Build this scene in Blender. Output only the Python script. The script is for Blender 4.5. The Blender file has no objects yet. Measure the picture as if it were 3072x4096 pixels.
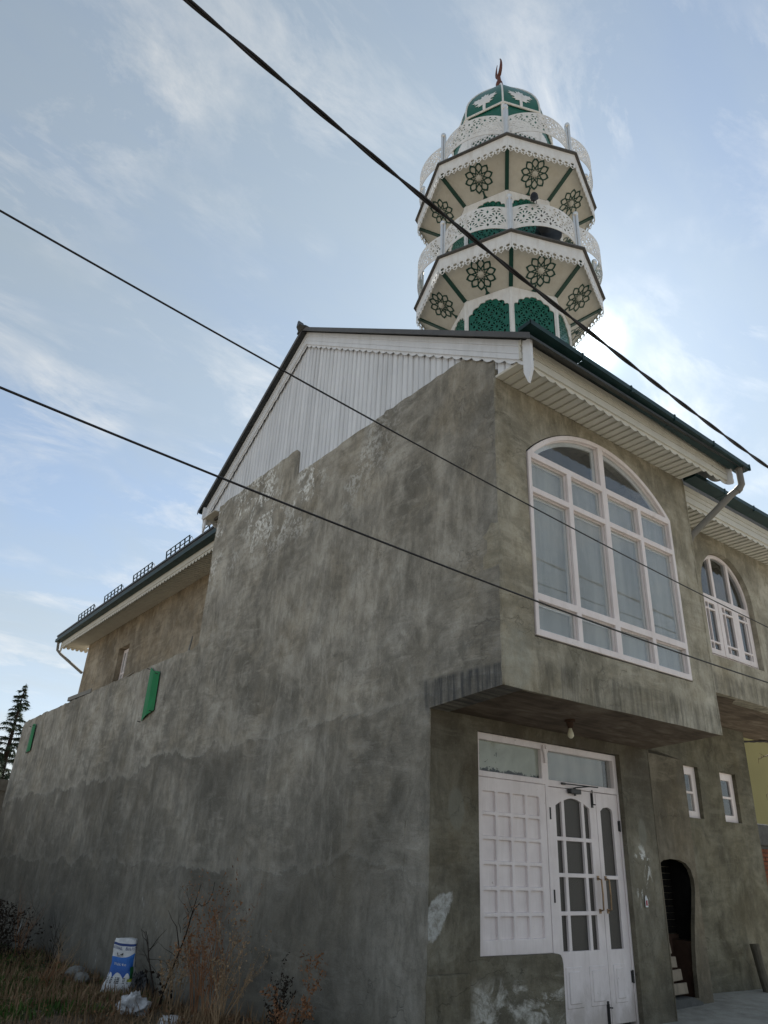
import bpy, bmesh, math, random
import numpy as np
from mathutils import Vector, Matrix
from mathutils.geometry import delaunay_2d_cdt

R = math.radians
PI = math.pi
S = bpy.context.scene
COL = S.collection
rng = random.Random(7)

# ------------------------------------------------------------------ camera
cam_d = bpy.data.cameras.new('camera')
cam = bpy.data.objects.new('camera', cam_d)
COL.objects.link(cam)
cam.location = (-4.3245, -4.1256, -1.2846)
cam.rotation_euler = (R(115.535), R(-2.565), R(-37.382))
cam_d.sensor_fit = 'VERTICAL'
cam_d.sensor_height = 36.0
cam_d.lens = 24.95
cam_d.clip_start = 0.05
cam_d.clip_end = 2000
S.camera = cam

# ------------------------------------------------------------------ sky, sun, exposure
SUN_ELEV, SUN_AZ = 37.9, 55.1          # azimuth from +Y towards +X
world = bpy.data.worlds.new('World')
S.world = world
world.use_nodes = True
wn = world.node_tree
wn.nodes.clear()


def wnode(t, **kw):
    n = wn.nodes.new(t)
    for k, v in kw.items():
        setattr(n, k, v)
    return n


def wl(a, b):
    wn.links.new(a, b)


def wmath(op, a, b=None, clamp=False):
    n = wnode('ShaderNodeMath', operation=op, use_clamp=clamp)
    for i, x in enumerate((a, b)):
        if x is None:
            continue
        if isinstance(x, (int, float)):
            n.inputs[i].default_value = x
        else:
            wl(x, n.inputs[i])
    return n.outputs[0]


def wramp(fac, stops):
    n = wnode('ShaderNodeValToRGB')
    e = n.color_ramp.elements
    while len(e) > 1:
        e.remove(e[-1])
    e[0].position, c = stops[0]
    e[0].color = (c, c, c, 1)
    for p, c in stops[1:]:
        x = e.new(p)
        x.color = (c, c, c, 1)
    wl(fac, n.inputs[0])
    return n.outputs[0]


sky = wnode('ShaderNodeTexSky', sky_type='NISHITA', sun_disc=False)
sky.sun_elevation = R(SUN_ELEV)
sky.sun_rotation = R(SUN_AZ)
sky.air_density = 1.0
sky.dust_density = 0.22
sky.ozone_density = 1.0
sky.altitude = 1600
tc = wnode('ShaderNodeTexCoord')
sep = wnode('ShaderNodeSeparateXYZ')
wl(tc.outputs['Generated'], sep.inputs[0])
zc = wmath('ADD', wmath('MAXIMUM', sep.outputs[2], 0.0), 0.22)
comb = wnode('ShaderNodeCombineXYZ')
wl(wmath('DIVIDE', sep.outputs[0], zc), comb.inputs[0])
wl(wmath('DIVIDE', sep.outputs[1], zc), comb.inputs[1])
# cirrus: streaky, stretched along one direction
mp = wnode('ShaderNodeMapping')
mp.inputs['Rotation'].default_value = (0, 0, R(-52))
mp.inputs['Scale'].default_value = (0.8, 1.7, 1)
mp.inputs['Location'].default_value = (0.35, 1.7, 0)
wl(comb.outputs[0], mp.inputs[0])


def wnoise(vec, scale, detail, rough, dist):
    n = wnode('ShaderNodeTexNoise')
    n.inputs['Scale'].default_value = scale
    n.inputs['Detail'].default_value = detail
    n.inputs['Roughness'].default_value = rough
    n.inputs['Distortion'].default_value = dist
    wl(vec, n.inputs['Vector'])
    return n.outputs['Fac']


veil = wramp(wnoise(mp.outputs[0], 1.1, 8, 0.56, 0.5), [(0.34, 0.0), (0.55, 0.55), (0.75, 0.9)])
wisp = wramp(wnoise(mp.outputs[0], 3.4, 10, 0.68, 0.45), [(0.48, 0.0), (0.57, 0.45), (0.68, 1.0)])
patch = wramp(wnoise(comb.outputs[0], 2.3, 4, 0.55, 0.0), [(0.42, 0.0), (0.58, 1.0)])
bw = wnode('ShaderNodeRGBToBW')
wl(sky.outputs[0], bw.inputs[0])
# thin cloud scatters forward: brighter round the sun
dotn = wnode('ShaderNodeVectorMath', operation='DOT_PRODUCT')
nrm = wnode('ShaderNodeVectorMath', operation='NORMALIZE')
wl(tc.outputs['Generated'], nrm.inputs[0])
wl(nrm.outputs[0], dotn.inputs[0])
dotn.inputs[1].default_value = (math.sin(R(SUN_AZ)) * math.cos(R(SUN_ELEV)), math.cos(R(SUN_AZ)) * math.cos(R(SUN_ELEV)), math.sin(R(SUN_ELEV)))
dp = wmath('MAXIMUM', dotn.outputs['Value'], 0.0)
fwd = wmath('ADD', wmath('MULTIPLY', wmath('POWER', dp, 6.0), 0.36), wmath('ADD', wmath('MULTIPLY', wmath('POWER', dp, 60.0), 0.22), wmath('MULTIPLY', wmath('POWER', dp, 2200.0), 6.0)))
fwd = wmath('ADD', fwd, 1.0)


def tint(v, r_, g_, b_):
    n = wnode('ShaderNodeCombineColor')
    for k, q in enumerate((r_, g_, b_)):
        wl(wmath('MULTIPLY', v, q), n.inputs[k])
    return n.outputs[0]


veilv = wmath('MULTIPLY', wmath('ADD', wmath('MULTIPLY', bw.outputs[0], 0.50), 1.45), fwd)
wispv = wmath('MULTIPLY', wmath('ADD', wmath('MULTIPLY', bw.outputs[0], 0.75), 2.4), fwd)
mixv = wnode('ShaderNodeMix', data_type='RGBA')
wl(wmath('ADD', wmath('MULTIPLY', veil, 0.42), 0.50, True), mixv.inputs['Factor'])
wl(sky.outputs[0], mixv.inputs['A'])
wl(tint(veilv, 0.855, 1.0, 1.075), mixv.inputs['B'])
mixw = wnode('ShaderNodeMix', data_type='RGBA')
wl(wmath('MULTIPLY', wmath('MULTIPLY', wisp, patch), 0.66), mixw.inputs['Factor'])
wl(mixv.outputs['Result'], mixw.inputs['A'])
wl(tint(wispv, 0.985, 1.0, 1.0), mixw.inputs['B'])
# pale haze towards the horizon
hz = wmath('POWER', wmath('SUBTRACT', 1.0, wmath('MAXIMUM', sep.outputs[2], 0.0)), 5.0)
hzv = wmath('ADD', wmath('MULTIPLY', bw.outputs[0], 0.34), 0.9)
hzc = wnode('ShaderNodeCombineColor')
wl(hzv, hzc.inputs[0])
wl(hzv, hzc.inputs[1])
wl(wmath('MULTIPLY', hzv, 0.98), hzc.inputs[2])
mixh = wnode('ShaderNodeMix', data_type='RGBA')
wl(wmath('MULTIPLY', hz, 0.9), mixh.inputs['Factor'])
wl(mixw.outputs['Result'], mixh.inputs['A'])
wl(hzc.outputs[0], mixh.inputs['B'])
mixw = mixh
bg = wnode('ShaderNodeBackground')
bg.inputs['Strength'].default_value = 0.094
wl(mixw.outputs['Result'], bg.inputs['Color'])
wo = wnode('ShaderNodeOutputWorld')
wl(bg.outputs[0], wo.inputs[0])

sun_d = bpy.data.lights.new('sun', 'SUN')
sun_d.energy = 5.0
sun_d.angle = R(0.5)
sun_d.color = (1.0, 0.95, 0.87)
sun = bpy.data.objects.new('sun', sun_d)
COL.objects.link(sun)
sdir = Vector((math.sin(R(SUN_AZ)) * math.cos(R(SUN_ELEV)), math.cos(R(SUN_AZ)) * math.cos(R(SUN_ELEV)), math.sin(R(SUN_ELEV))))
sun.rotation_euler = sdir.to_track_quat('Z', 'Y').to_euler()
sun.location = (20, 14, 25)

S.view_settings.view_transform = 'Standard'
S.view_settings.look = 'None'
S.view_settings.exposure = 1.1
S.view_settings.gamma = 1.0
S.view_settings.use_curve_mapping = False


# ------------------------------------------------------------------ material helper
class NB:
    def __init__(self, name):
        self.m = bpy.data.materials.new(name)
        self.m.use_nodes = True
        self.t = self.m.node_tree
        self.t.nodes.clear()
        self.out = self.t.nodes.new('ShaderNodeOutputMaterial')
        self.geo = None

    def n(self, t, **kw):
        x = self.t.nodes.new(t)
        for k, v in kw.items():
            setattr(x, k, v)
        return x

    def s(self, node, key, v):
        if v is None:
            return
        i = node.inputs[key]
        if isinstance(v, bpy.types.NodeSocket):
            self.t.links.new(v, i)
        elif isinstance(v, (tuple, list)) and len(v) == 3 and i.type == 'RGBA':
            i.default_value = (*v, 1)
        else:
            i.default_value = v

    def pos(self):
        if self.geo is None:
            self.geo = self.n('ShaderNodeNewGeometry')
        return self.geo.outputs['Position']

    def xyz(self, v=None):
        x = self.n('ShaderNodeSeparateXYZ')
        self.s(x, 0, v or self.pos())
        return x.outputs

    def math(self, op, a, b=None, c=None, clamp=False):
        x = self.n('ShaderNodeMath', operation=op, use_clamp=clamp)
        self.s(x, 0, a)
        self.s(x, 1, b)
        self.s(x, 2, c)
        return x.outputs[0]

    def map(self, v, scale=(1, 1, 1), rot=(0, 0, 0), loc=(0, 0, 0)):
        x = self.n('ShaderNodeMapping')
        self.s(x, 0, v)
        x.inputs['Scale'].default_value = scale
        x.inputs['Rotation'].default_value = rot
        x.inputs['Location'].default_value = loc
        return x.outputs[0]

    def noise(self, scale, detail=4, rough=0.55, dist=0.0, vec=None):
        x = self.n('ShaderNodeTexNoise')
        self.s(x, 'Vector', vec or self.pos())
        self.s(x, 'Scale', scale)
        self.s(x, 'Detail', detail)
        self.s(x, 'Roughness', rough)
        self.s(x, 'Distortion', dist)
        return x.outputs['Fac']

    def ramp(self, f, stops):
        x = self.n('ShaderNodeValToRGB')
        e = x.color_ramp.elements
        while len(e) > 1:
            e.remove(e[-1])
        for k, (p, c) in enumerate(stops):
            if k:
                q = e.new(p)
            else:
                q = e[0]
                q.position = p
            c = (c, c, c) if isinstance(c, (int, float)) else c
            q.color = (*c, 1)
        self.s(x, 0, f)
        return x.outputs[0]

    def smooth(self, v, a, b):
        x = self.n('ShaderNodeMapRange', interpolation_type='SMOOTHSTEP')
        self.s(x, 'Value', v)
        x.inputs['From Min'].default_value = a
        x.inputs['From Max'].default_value = b
        return x.outputs[0]

    def mix(self, f, a, b, mode='MIX'):
        x = self.n('ShaderNodeMix', data_type='RGBA', blend_type=mode)
        self.s(x, 'Factor', f)
        self.s(x, 'A', a)
        self.s(x, 'B', b)
        return x.outputs['Result']

    def bsdf(self, color, rough=0.8, spec=0.3, metal=0.0, bump=None, bstr=0.3, bdist=0.02, **kw):
        x = self.n('ShaderNodeBsdfPrincipled')
        self.s(x, 'Base Color', color)
        self.s(x, 'Roughness', rough)
        self.s(x, 'Specular IOR Level', spec)
        self.s(x, 'Metallic', metal)
        for k, v in kw.items():
            self.s(x, k, v)
        if bump is not None:
            b = self.n('ShaderNodeBump')
            b.inputs['Strength'].default_value = bstr
            b.inputs['Distance'].default_value = bdist
            self.s(b, 'Height', bump)
            self.t.links.new(b.outputs[0], x.inputs['Normal'])
        self.t.links.new(x.outputs[0], self.out.inputs[0])
        return self.m


def paint(name, col, rough=0.5, var=0.12, scale=6, spec=0.4, grime=0.0, gcol=(0.2, 0.18, 0.15), bstr=0.05, metal=0.0):
    b = NB(name)
    f = b.noise(scale, 5, 0.6)
    lo = tuple(c * (1 - var) for c in col)
    hi = tuple(min(1, c * (1 + var * 0.6)) for c in col)
    c = b.ramp(f, [(0.3, lo), (0.7, hi)])
    if grime:
        st = b.noise(1.0, 6, 0.65, 0.3, b.map(b.pos(), (9, 9, 1.6)))
        g = b.math('MULTIPLY', b.ramp(st, [(0.48, 0.0), (0.75, 1.0)]), grime)
        c = b.mix(g, c, gcol)
    return b.bsdf(c, rough, spec, metal, b.noise(45, 3, 0.5), bstr, 0.01)


def plaster(name, dark, mid, light, kind):
    b = NB(name)
    p = b.pos()
    x, y, z = b.xyz()
    big = b.noise(0.55, 5, 0.6, 0.6)
    med = b.noise(2.1, 7, 0.62, 0.9)
    fine = b.noise(11, 6, 0.65, 0.3)
    trowel = b.noise(1.0, 5, 0.6, 1.3, b.map(p, (3.2, 3.2, 2.0), (0.5, 0.3, 0.4)))
    streak = b.noise(1.0, 6, 0.62, 0.25, b.map(p, (5.5, 5.5, 0.75)))
    f = b.math('ADD', b.math('MULTIPLY', big, 0.40), b.math('MULTIPLY', med, 0.36))
    f = b.math('ADD', f, b.math('MULTIPLY', trowel, 0.14))
    f = b.math('ADD', f, b.math('MULTIPLY', fine, 0.10))
    c = b.ramp(f, [(0.40, dark), (0.50, mid), (0.61, light)])
    sepia = b.ramp(b.noise(1.3, 4, 0.6, 0.5, b.map(p, loc=(7, 3, 5))), [(0.45, 0.0), (0.7, 0.35)])
    c = b.mix(sepia, c, (mid[0] * 1.1, mid[1] * 0.98, mid[2] * 0.78))
    # soft rain streaks
    sm = b.math('MULTIPLY', b.ramp(streak, [(0.52, 0.0), (0.70, 1.0)]), b.ramp(b.noise(0.8, 3, 0.5), [(0.42, 0.03), (0.62, 0.30)]))
    c = b.mix(sm, c, tuple(v * 0.8 for v in dark))
    # dark damp blots and drops
    dv = b.map(p, (3.4, 3.4, 1.9))
    blot = b.noise(1.0, 4, 0.6, 0.4, dv)
    c = b.mix(b.math('MULTIPLY', b.ramp(blot, [(0.60, 0.0), (0.68, 1.0)]), 0.42), c, tuple(v * 0.62 for v in dark))
    # broad charcoal weathering, cracks and trowel arcs
    rag = b.noise(1.0, 6, 0.75, 0.5, b.map(p, (6.5, 6.5, 4.5), (0.4, 0.2, 0.3)))
    chm = b.noise(1.0, 7, 0.64, 0.5, b.map(p, (0.95, 0.95, 1.05), loc=(11, 2, 6)))
    cha = {'side': 0.58, 'front': 0.42, 'lower': 0.45, 'hall': 0.4}[kind]
    c = b.mix(b.math('MULTIPLY', b.ramp(b.math('ADD', chm, b.math('MULTIPLY', b.math('SUBTRACT', rag, 0.5), 0.42)), [(0.45, 0.0), (0.55, 0.5), (0.66, 1.0)]), cha), c, tuple(v * 0.66 for v in (0.13, 0.127, 0.112)))
    pale = b.noise(1.0, 6, 0.6, 0.9, b.map(p, (1.5, 1.5, 1.3), loc=(1, 14, 3)))
    c = b.mix(b.math('MULTIPLY', b.ramp(b.math('ADD', pale, b.math('MULTIPLY', b.math('SUBTRACT', rag, 0.5), 0.4)), [(0.54, 0.0), (0.66, 1.0)]), 0.42), c, light)
    c = b.mix(b.math('MULTIPLY', b.ramp(rag, [(0.50, 0.0), (0.62, 1.0)]), 0.34), c, dark)
    # trowel strokes in two directions
    if kind == 'side':
        s1 = b.noise(1.0, 5, 0.7, 0.5, b.map(p, (1, 2.2, 9.5), (R(32), 0, 0)))
        s2 = b.noise(1.0, 5, 0.7, 0.5, b.map(p, (1, 8.5, 2.0), (R(-38), 0, 0)))
    else:
        s1 = b.noise(1.0, 5, 0.7, 0.5, b.map(p, (2.2, 1, 9.5), (0, R(32), 0)))
        s2 = b.noise(1.0, 5, 0.7, 0.5, b.map(p, (8.5, 1, 2.0), (0, R(-38), 0)))
    pick = b.ramp(b.noise(0.9, 3, 0.5, 0, b.map(p, loc=(8, 8, 1))), [(0.44, 0.0), (0.56, 1.0)])
    st_mix = b.n('ShaderNodeMix', data_type='FLOAT')
    b.s(st_mix, 'Factor', pick)
    b.s(st_mix, 'A', s1)
    b.s(st_mix, 'B', s2)
    stroke = st_mix.outputs[0]
    c = b.mix(b.math('MULTIPLY', b.ramp(stroke, [(0.50, 0.0), (0.62, 1.0)]), 0.40), c, dark)
    c = b.mix(b.math('MULTIPLY', b.ramp(stroke, [(0.36, 1.0), (0.47, 0.0)]), 0.34), c, light)
    grit = b.noise(55, 3, 0.7)
    c = b.mix(b.math('MULTIPLY', b.ramp(grit, [(0.55, 0.0), (0.68, 1.0)]), 0.28), c, dark)
    c = b.mix(b.math('MULTIPLY', b.ramp(grit, [(0.32, 1.0), (0.44, 0.0)]), 0.22), c, light)
    wv = b.n('ShaderNodeTexVoronoi', feature='DISTANCE_TO_EDGE')
    cp = b.n('ShaderNodeVectorMath', operation='ADD')
    b.s(cp, 0, p)
    nz = b.n('ShaderNodeTexNoise')
    b.s(nz, 'Vector', p)
    nz.inputs['Scale'].default_value = 2.5
    nz.inputs['Detail'].default_value = 5
    b.s(cp, 1, nz.outputs['Color'])
    b.s(wv, 'Vector', cp.outputs[0])
    wv.inputs['Scale'].default_value = 0.75
    crk = b.math('MULTIPLY', b.math('SUBTRACT', 1.0, b.smooth(wv.outputs['Distance'], 0.0, 0.006)), b.ramp(b.noise(0.9, 3, 0.5, 0, b.map(p, loc=(5, 5, 5))), [(0.48, 0.0), (0.56, 1.0)]))
    c = b.mix(b.math('MULTIPLY', crk, 0.35), c, tuple(v * 0.45 for v in dark))
    pit = b.noise(26, 2, 0.5)
    c = b.mix(b.math('MULTIPLY', b.ramp(pit, [(0.68, 0.0), (0.76, 1.0)]), 0.35), c, tuple(v * 0.5 for v in dark))
    if kind == 'side':
        # casting lifts: ragged edges with damp plaster below them
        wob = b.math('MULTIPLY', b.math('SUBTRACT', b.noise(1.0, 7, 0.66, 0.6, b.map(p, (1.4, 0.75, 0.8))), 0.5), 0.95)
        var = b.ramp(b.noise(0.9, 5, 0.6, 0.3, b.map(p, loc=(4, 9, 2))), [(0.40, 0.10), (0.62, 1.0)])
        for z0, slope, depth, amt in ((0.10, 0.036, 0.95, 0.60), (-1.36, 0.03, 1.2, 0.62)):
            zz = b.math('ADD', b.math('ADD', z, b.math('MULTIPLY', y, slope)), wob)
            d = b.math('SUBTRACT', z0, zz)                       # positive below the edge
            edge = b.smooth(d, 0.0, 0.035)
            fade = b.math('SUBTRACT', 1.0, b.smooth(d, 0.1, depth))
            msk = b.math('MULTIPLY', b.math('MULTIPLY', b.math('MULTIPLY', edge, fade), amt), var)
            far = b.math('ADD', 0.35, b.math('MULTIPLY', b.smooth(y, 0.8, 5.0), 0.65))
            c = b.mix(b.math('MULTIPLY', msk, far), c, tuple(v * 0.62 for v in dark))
            lip = b.math('MULTIPLY', b.math('MULTIPLY', b.smooth(d, -0.10, -0.005), b.math('SUBTRACT', 1.0, edge)), 0.25)
            c = b.mix(lip, c, light)
            steps = edge if z0 > 0 else b.math('ADD', steps, edge)
        # rising damp and grime, with dimmer sky light low down painted in too
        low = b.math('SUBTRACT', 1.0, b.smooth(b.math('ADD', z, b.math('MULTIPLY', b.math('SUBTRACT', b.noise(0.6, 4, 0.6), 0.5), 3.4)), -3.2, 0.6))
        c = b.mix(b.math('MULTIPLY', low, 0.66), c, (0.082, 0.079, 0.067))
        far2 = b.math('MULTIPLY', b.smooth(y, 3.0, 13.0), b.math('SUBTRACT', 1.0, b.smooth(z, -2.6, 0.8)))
        c = b.mix(b.math('MULTIPLY', far2, 0.35), c, (0.07, 0.068, 0.06))  # shade over the far lower end, put into the colour
        # slab edge with drips
        ys = b.math('SUBTRACT', 1.0, b.smooth(y, 0.9, 1.15))
        drip = b.ramp(b.noise(1.0, 5, 0.6, 0.15, b.map(p, (1, 16, 1.4))), [(0.42, 0.0), (0.6, 1.0)])
        band = b.math('MULTIPLY', b.math('SUBTRACT', 1.0, b.smooth(b.math('ADD', z, b.math('MULTIPLY', y, 0.02)), 0.17, 0.22)), ys)
        band = b.math('MULTIPLY', band, b.smooth(z, -0.16, -0.06))
        c = b.mix(b.math('MULTIPLY', band, b.math('ADD', 0.35, b.math('MULTIPLY', drip, 0.55))), c, (0.06, 0.062, 0.064))
        # flaking lime under the gable
        fl = b.noise(1.0, 7, 0.72, 0.8, b.map(p, (2.6, 2.6, 2.6), loc=(3, 1, 8)))
        zone = b.math('MULTIPLY', b.smooth(z, 2.2, 3.2), b.smooth(y, 0.9, 3.6))
        fm = b.math('MULTIPLY', b.ramp(fl, [(0.485, 0.0), (0.53, 1.0)]), b.math('MULTIPLY', zone, b.ramp(b.noise(0.9, 3, 0.5), [(0.40, 0.0), (0.52, 1.0)])))
        spk = b.ramp(b.noise(14, 5, 0.7), [(0.44, 0.0), (0.54, 1.0)])
        c = b.mix(b.math('MULTIPLY', b.math('MULTIPLY', fm, spk), 0.85), c, (0.78, 0.78, 0.75))
        # grey-dark strip on the corner
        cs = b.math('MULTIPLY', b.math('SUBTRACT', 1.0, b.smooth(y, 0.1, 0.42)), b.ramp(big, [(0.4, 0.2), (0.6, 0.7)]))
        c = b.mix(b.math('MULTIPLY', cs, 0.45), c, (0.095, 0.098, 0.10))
        # lime splashes low down
        sp = b.noise(1.0, 6, 0.6, 0.3, b.map(p, (2.3, 2.3, 1.3), loc=(0, 5.2, 2.3)))
        c = b.mix(b.math('MULTIPLY', b.math('MULTIPLY', b.ramp(sp, [(0.66, 0.0), (0.70, 1.0)]), b.math('SUBTRACT', 1.0, b.smooth(z, -2.4, -1.7))), 0.6), c, (0.62, 0.63, 0.63))
    if kind == 'front':
        # slab edge: dark drips
        drip = b.ramp(b.noise(1.0, 5, 0.6, 0.15, b.map(p, (15, 15, 1.2))), [(0.45, 0.0), (0.62, 1.0)])
        for zt, lo_, xa, xb in ((0.34, -0.05, 0.25, 0.6), (0.95, 0.6, 3.4, 3.6)):
            band = b.math('MULTIPLY', b.math('SUBTRACT', 1.0, b.smooth(z, zt - 0.1, zt)), b.smooth(z, lo_ - 0.05, lo_))
            band = b.math('MULTIPLY', band, b.smooth(x, xa, xb))
            c = b.mix(b.math('MULTIPLY', band, b.math('ADD', 0.12, b.math('MULTIPLY', drip, 0.42))), c, (0.06, 0.058, 0.05))
        # pale patch at the corner
        pd = b.math('ADD', b.math('POWER', b.math('DIVIDE', b.math('SUBTRACT', x, 0.17), 0.20), 2.0), b.math('POWER', b.math('DIVIDE', b.math('SUBTRACT', z, 0.27), 0.26), 2.0))
        pd = b.math('ADD', pd, b.math('MULTIPLY', b.math('SUBTRACT', med, 0.5), 3.0))
        c = b.mix(b.math('MULTIPLY', b.math('SUBTRACT', 1.0, b.smooth(pd, 0.2, 1.5)), b.ramp(fine, [(0.3, 0.1), (0.7, 0.45)])), c, (0.42, 0.43, 0.38))
    if kind == 'lower':
        # white salt bloom on the low wall under the panelling, lime splash on the pilaster, white flecks on the pier
        eff = b.noise(1.0, 7, 0.7, 1.0, b.map(p, (2.4, 2.4, 3.4), loc=(2, 0, 4)))
        zone = b.math('MULTIPLY', b.math('SUBTRACT', 1.0, b.smooth(z, -2.32, -2.18)), b.math('SUBTRACT', 1.0, b.smooth(x, 1.6, 1.7)))
        zone = b.math('MULTIPLY', zone, b.smooth(x, 0.45, 0.6))
        c = b.mix(b.math('MULTIPLY', b.math('MULTIPLY', b.ramp(eff, [(0.49, 0.0), (0.58, 1.0)]), zone), b.ramp(b.noise(17, 6, 0.75), [(0.35, 0.15), (0.6, 0.95)])), c, (0.52, 0.50, 0.45))
        # splash: slanted quad-like blotch
        sx = b.math('SUBTRACT', x, b.math('MULTIPLY', b.math('ADD', z, 1.72), 0.55))
        d1 = b.math('ADD', b.math('POWER', b.math('DIVIDE', b.math('SUBTRACT', sx, 0.13), 0.13), 4.0), b.math('POWER', b.math('DIVIDE', b.math('ADD', z, 1.76), 0.19), 4.0))
        d1 = b.math('ADD', d1, b.math('MULTIPLY', b.math('SUBTRACT', b.noise(4, 6, 0.7), 0.5), 3.0))
        c = b.mix(b.math('MULTIPLY', b.math('SUBTRACT', 1.0, b.smooth(d1, 0.5, 1.0)), b.ramp(b.noise(15, 7, 0.78, 0.4), [(0.36, 0.15), (0.58, 0.95)])), c, (0.50, 0.50, 0.48))
        fk = b.ramp(b.noise(1.0, 7, 0.7, 0.8, b.map(p, (7, 7, 4.5), loc=(1, 0, 0))), [(0.56, 0.0), (0.60, 1.0)])
        zn = b.math('MULTIPLY', b.math('MULTIPLY', b.smooth(z, -1.75, -1.55), b.math('SUBTRACT', 1.0, b.smooth(z, -1.2, -1.05))), b.math('MULTIPLY', b.smooth(x, 2.85, 2.95), b.math('SUBTRACT', 1.0, b.smooth(x, 3.1, 3.2))))
        c = b.mix(b.math('MULTIPLY', b.math('MULTIPLY', fk, zn), 0.9), c, (0.7, 0.7, 0.67))
        for (px, pz, rx, rz) in ((0.33, -0.92, 0.09, 0.17), (3.08, -0.98, 0.07, 0.15)):
            dd = b.math('ADD', b.math('POWER', b.math('DIVIDE', b.math('SUBTRACT', x, px), rx), 2.0), b.math('POWER', b.math('DIVIDE', b.math('SUBTRACT', z, pz), rz), 2.0))
            dd = b.math('ADD', dd, b.math('MULTIPLY', b.math('SUBTRACT', med, 0.5), 2.0))
            c = b.mix(b.math('MULTIPLY', b.math('SUBTRACT', 1.0, b.smooth(dd, 0.6, 1.3)), 0.5), c, (0.21, 0.21, 0.175))
        # browner and darker up towards the slab
        under_slab = b.math('MULTIPLY', b.smooth(z, -1.1, -0.1), b.ramp(b.noise(1.8, 5, 0.6), [(0.4, 0.2), (0.65, 1.0)]))
        c = b.mix(b.math('MULTIPLY', under_slab, 0.75), c, (0.075, 0.06, 0.042))
    h = b.math('ADD', b.math('MULTIPLY', med, 0.8), b.math('MULTIPLY', fine, 0.45))
    h = b.math('ADD', h, b.math('MULTIPLY', b.noise(60, 4, 0.6), 0.16))
    h = b.math('ADD', h, b.math('MULTIPLY', trowel, 0.7))
    h = b.math('ADD', h, b.math('MULTIPLY', rag, 0.5))
    h = b.math('ADD', h, b.math('MULTIPLY', stroke, 0.6))
    h = b.math('SUBTRACT', h, b.math('MULTIPLY', crk, 0.35))
    if kind == 'side':
        h = b.math('ADD', h, b.math('MULTIPLY', steps, 0.5))
    rg = b.ramp(med, [(0.3, 0.95), (0.7, 0.75)])
    return b.bsdf(c, rg, 0.2, 0.0, h, 0.55, 0.035)


M = {}
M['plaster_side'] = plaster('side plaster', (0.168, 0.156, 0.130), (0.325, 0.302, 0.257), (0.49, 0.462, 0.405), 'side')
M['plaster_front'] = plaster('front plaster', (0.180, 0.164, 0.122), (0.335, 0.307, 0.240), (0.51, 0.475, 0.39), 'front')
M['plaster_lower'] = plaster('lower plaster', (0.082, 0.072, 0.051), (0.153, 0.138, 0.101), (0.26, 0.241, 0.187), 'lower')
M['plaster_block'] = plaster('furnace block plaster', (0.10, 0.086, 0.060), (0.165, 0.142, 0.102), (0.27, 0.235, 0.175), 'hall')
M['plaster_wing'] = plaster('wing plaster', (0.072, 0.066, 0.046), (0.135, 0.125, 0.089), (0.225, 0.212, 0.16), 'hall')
M['plaster_hall'] = plaster('hall plaster', (0.15, 0.122, 0.088), (0.28, 0.235, 0.172), (0.42, 0.365, 0.285), 'hall')


def slab_mat():
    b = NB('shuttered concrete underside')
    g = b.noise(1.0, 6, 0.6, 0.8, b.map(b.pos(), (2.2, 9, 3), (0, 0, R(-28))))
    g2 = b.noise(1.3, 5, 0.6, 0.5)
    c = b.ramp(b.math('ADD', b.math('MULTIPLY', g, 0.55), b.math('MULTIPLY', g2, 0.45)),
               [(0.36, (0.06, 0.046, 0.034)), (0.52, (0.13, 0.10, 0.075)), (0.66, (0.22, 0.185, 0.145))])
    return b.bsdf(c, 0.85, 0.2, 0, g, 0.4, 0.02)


M['slab'] = slab_mat()
M['white'] = paint('white sheet metal', (0.74, 0.755, 0.785), 0.42, 0.07, 3, 0.4, 0.30, (0.40, 0.39, 0.37), 0.05)


def sheet_metal():
    b = NB('white ribbed sheet')
    oi = b.n('ShaderNodeObjectInfo')
    base = b.ramp(b.noise(2.2, 5, 0.6), [(0.3, (0.70, 0.715, 0.745)), (0.7, (0.77, 0.785, 0.81))])
    tone = b.ramp(oi.outputs['Random'], [(0.0, 0.88), (1.0, 1.0)])
    c = b.mix(1.0, base, tone, 'MULTIPLY')
    run = b.noise(1.0, 6, 0.65, 0.3, b.map(b.pos(), (12, 12, 0.9)))
    c = b.mix(b.math('MULTIPLY', b.ramp(run, [(0.48, 0.0), (0.70, 1.0)]), 0.35), c, (0.36, 0.36, 0.35))
    return b.bsdf(c, 0.42, 0.4, 0, b.noise(3.5, 4, 0.6), 0.25, 0.02)


M['ribbed'] = sheet_metal()


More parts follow.
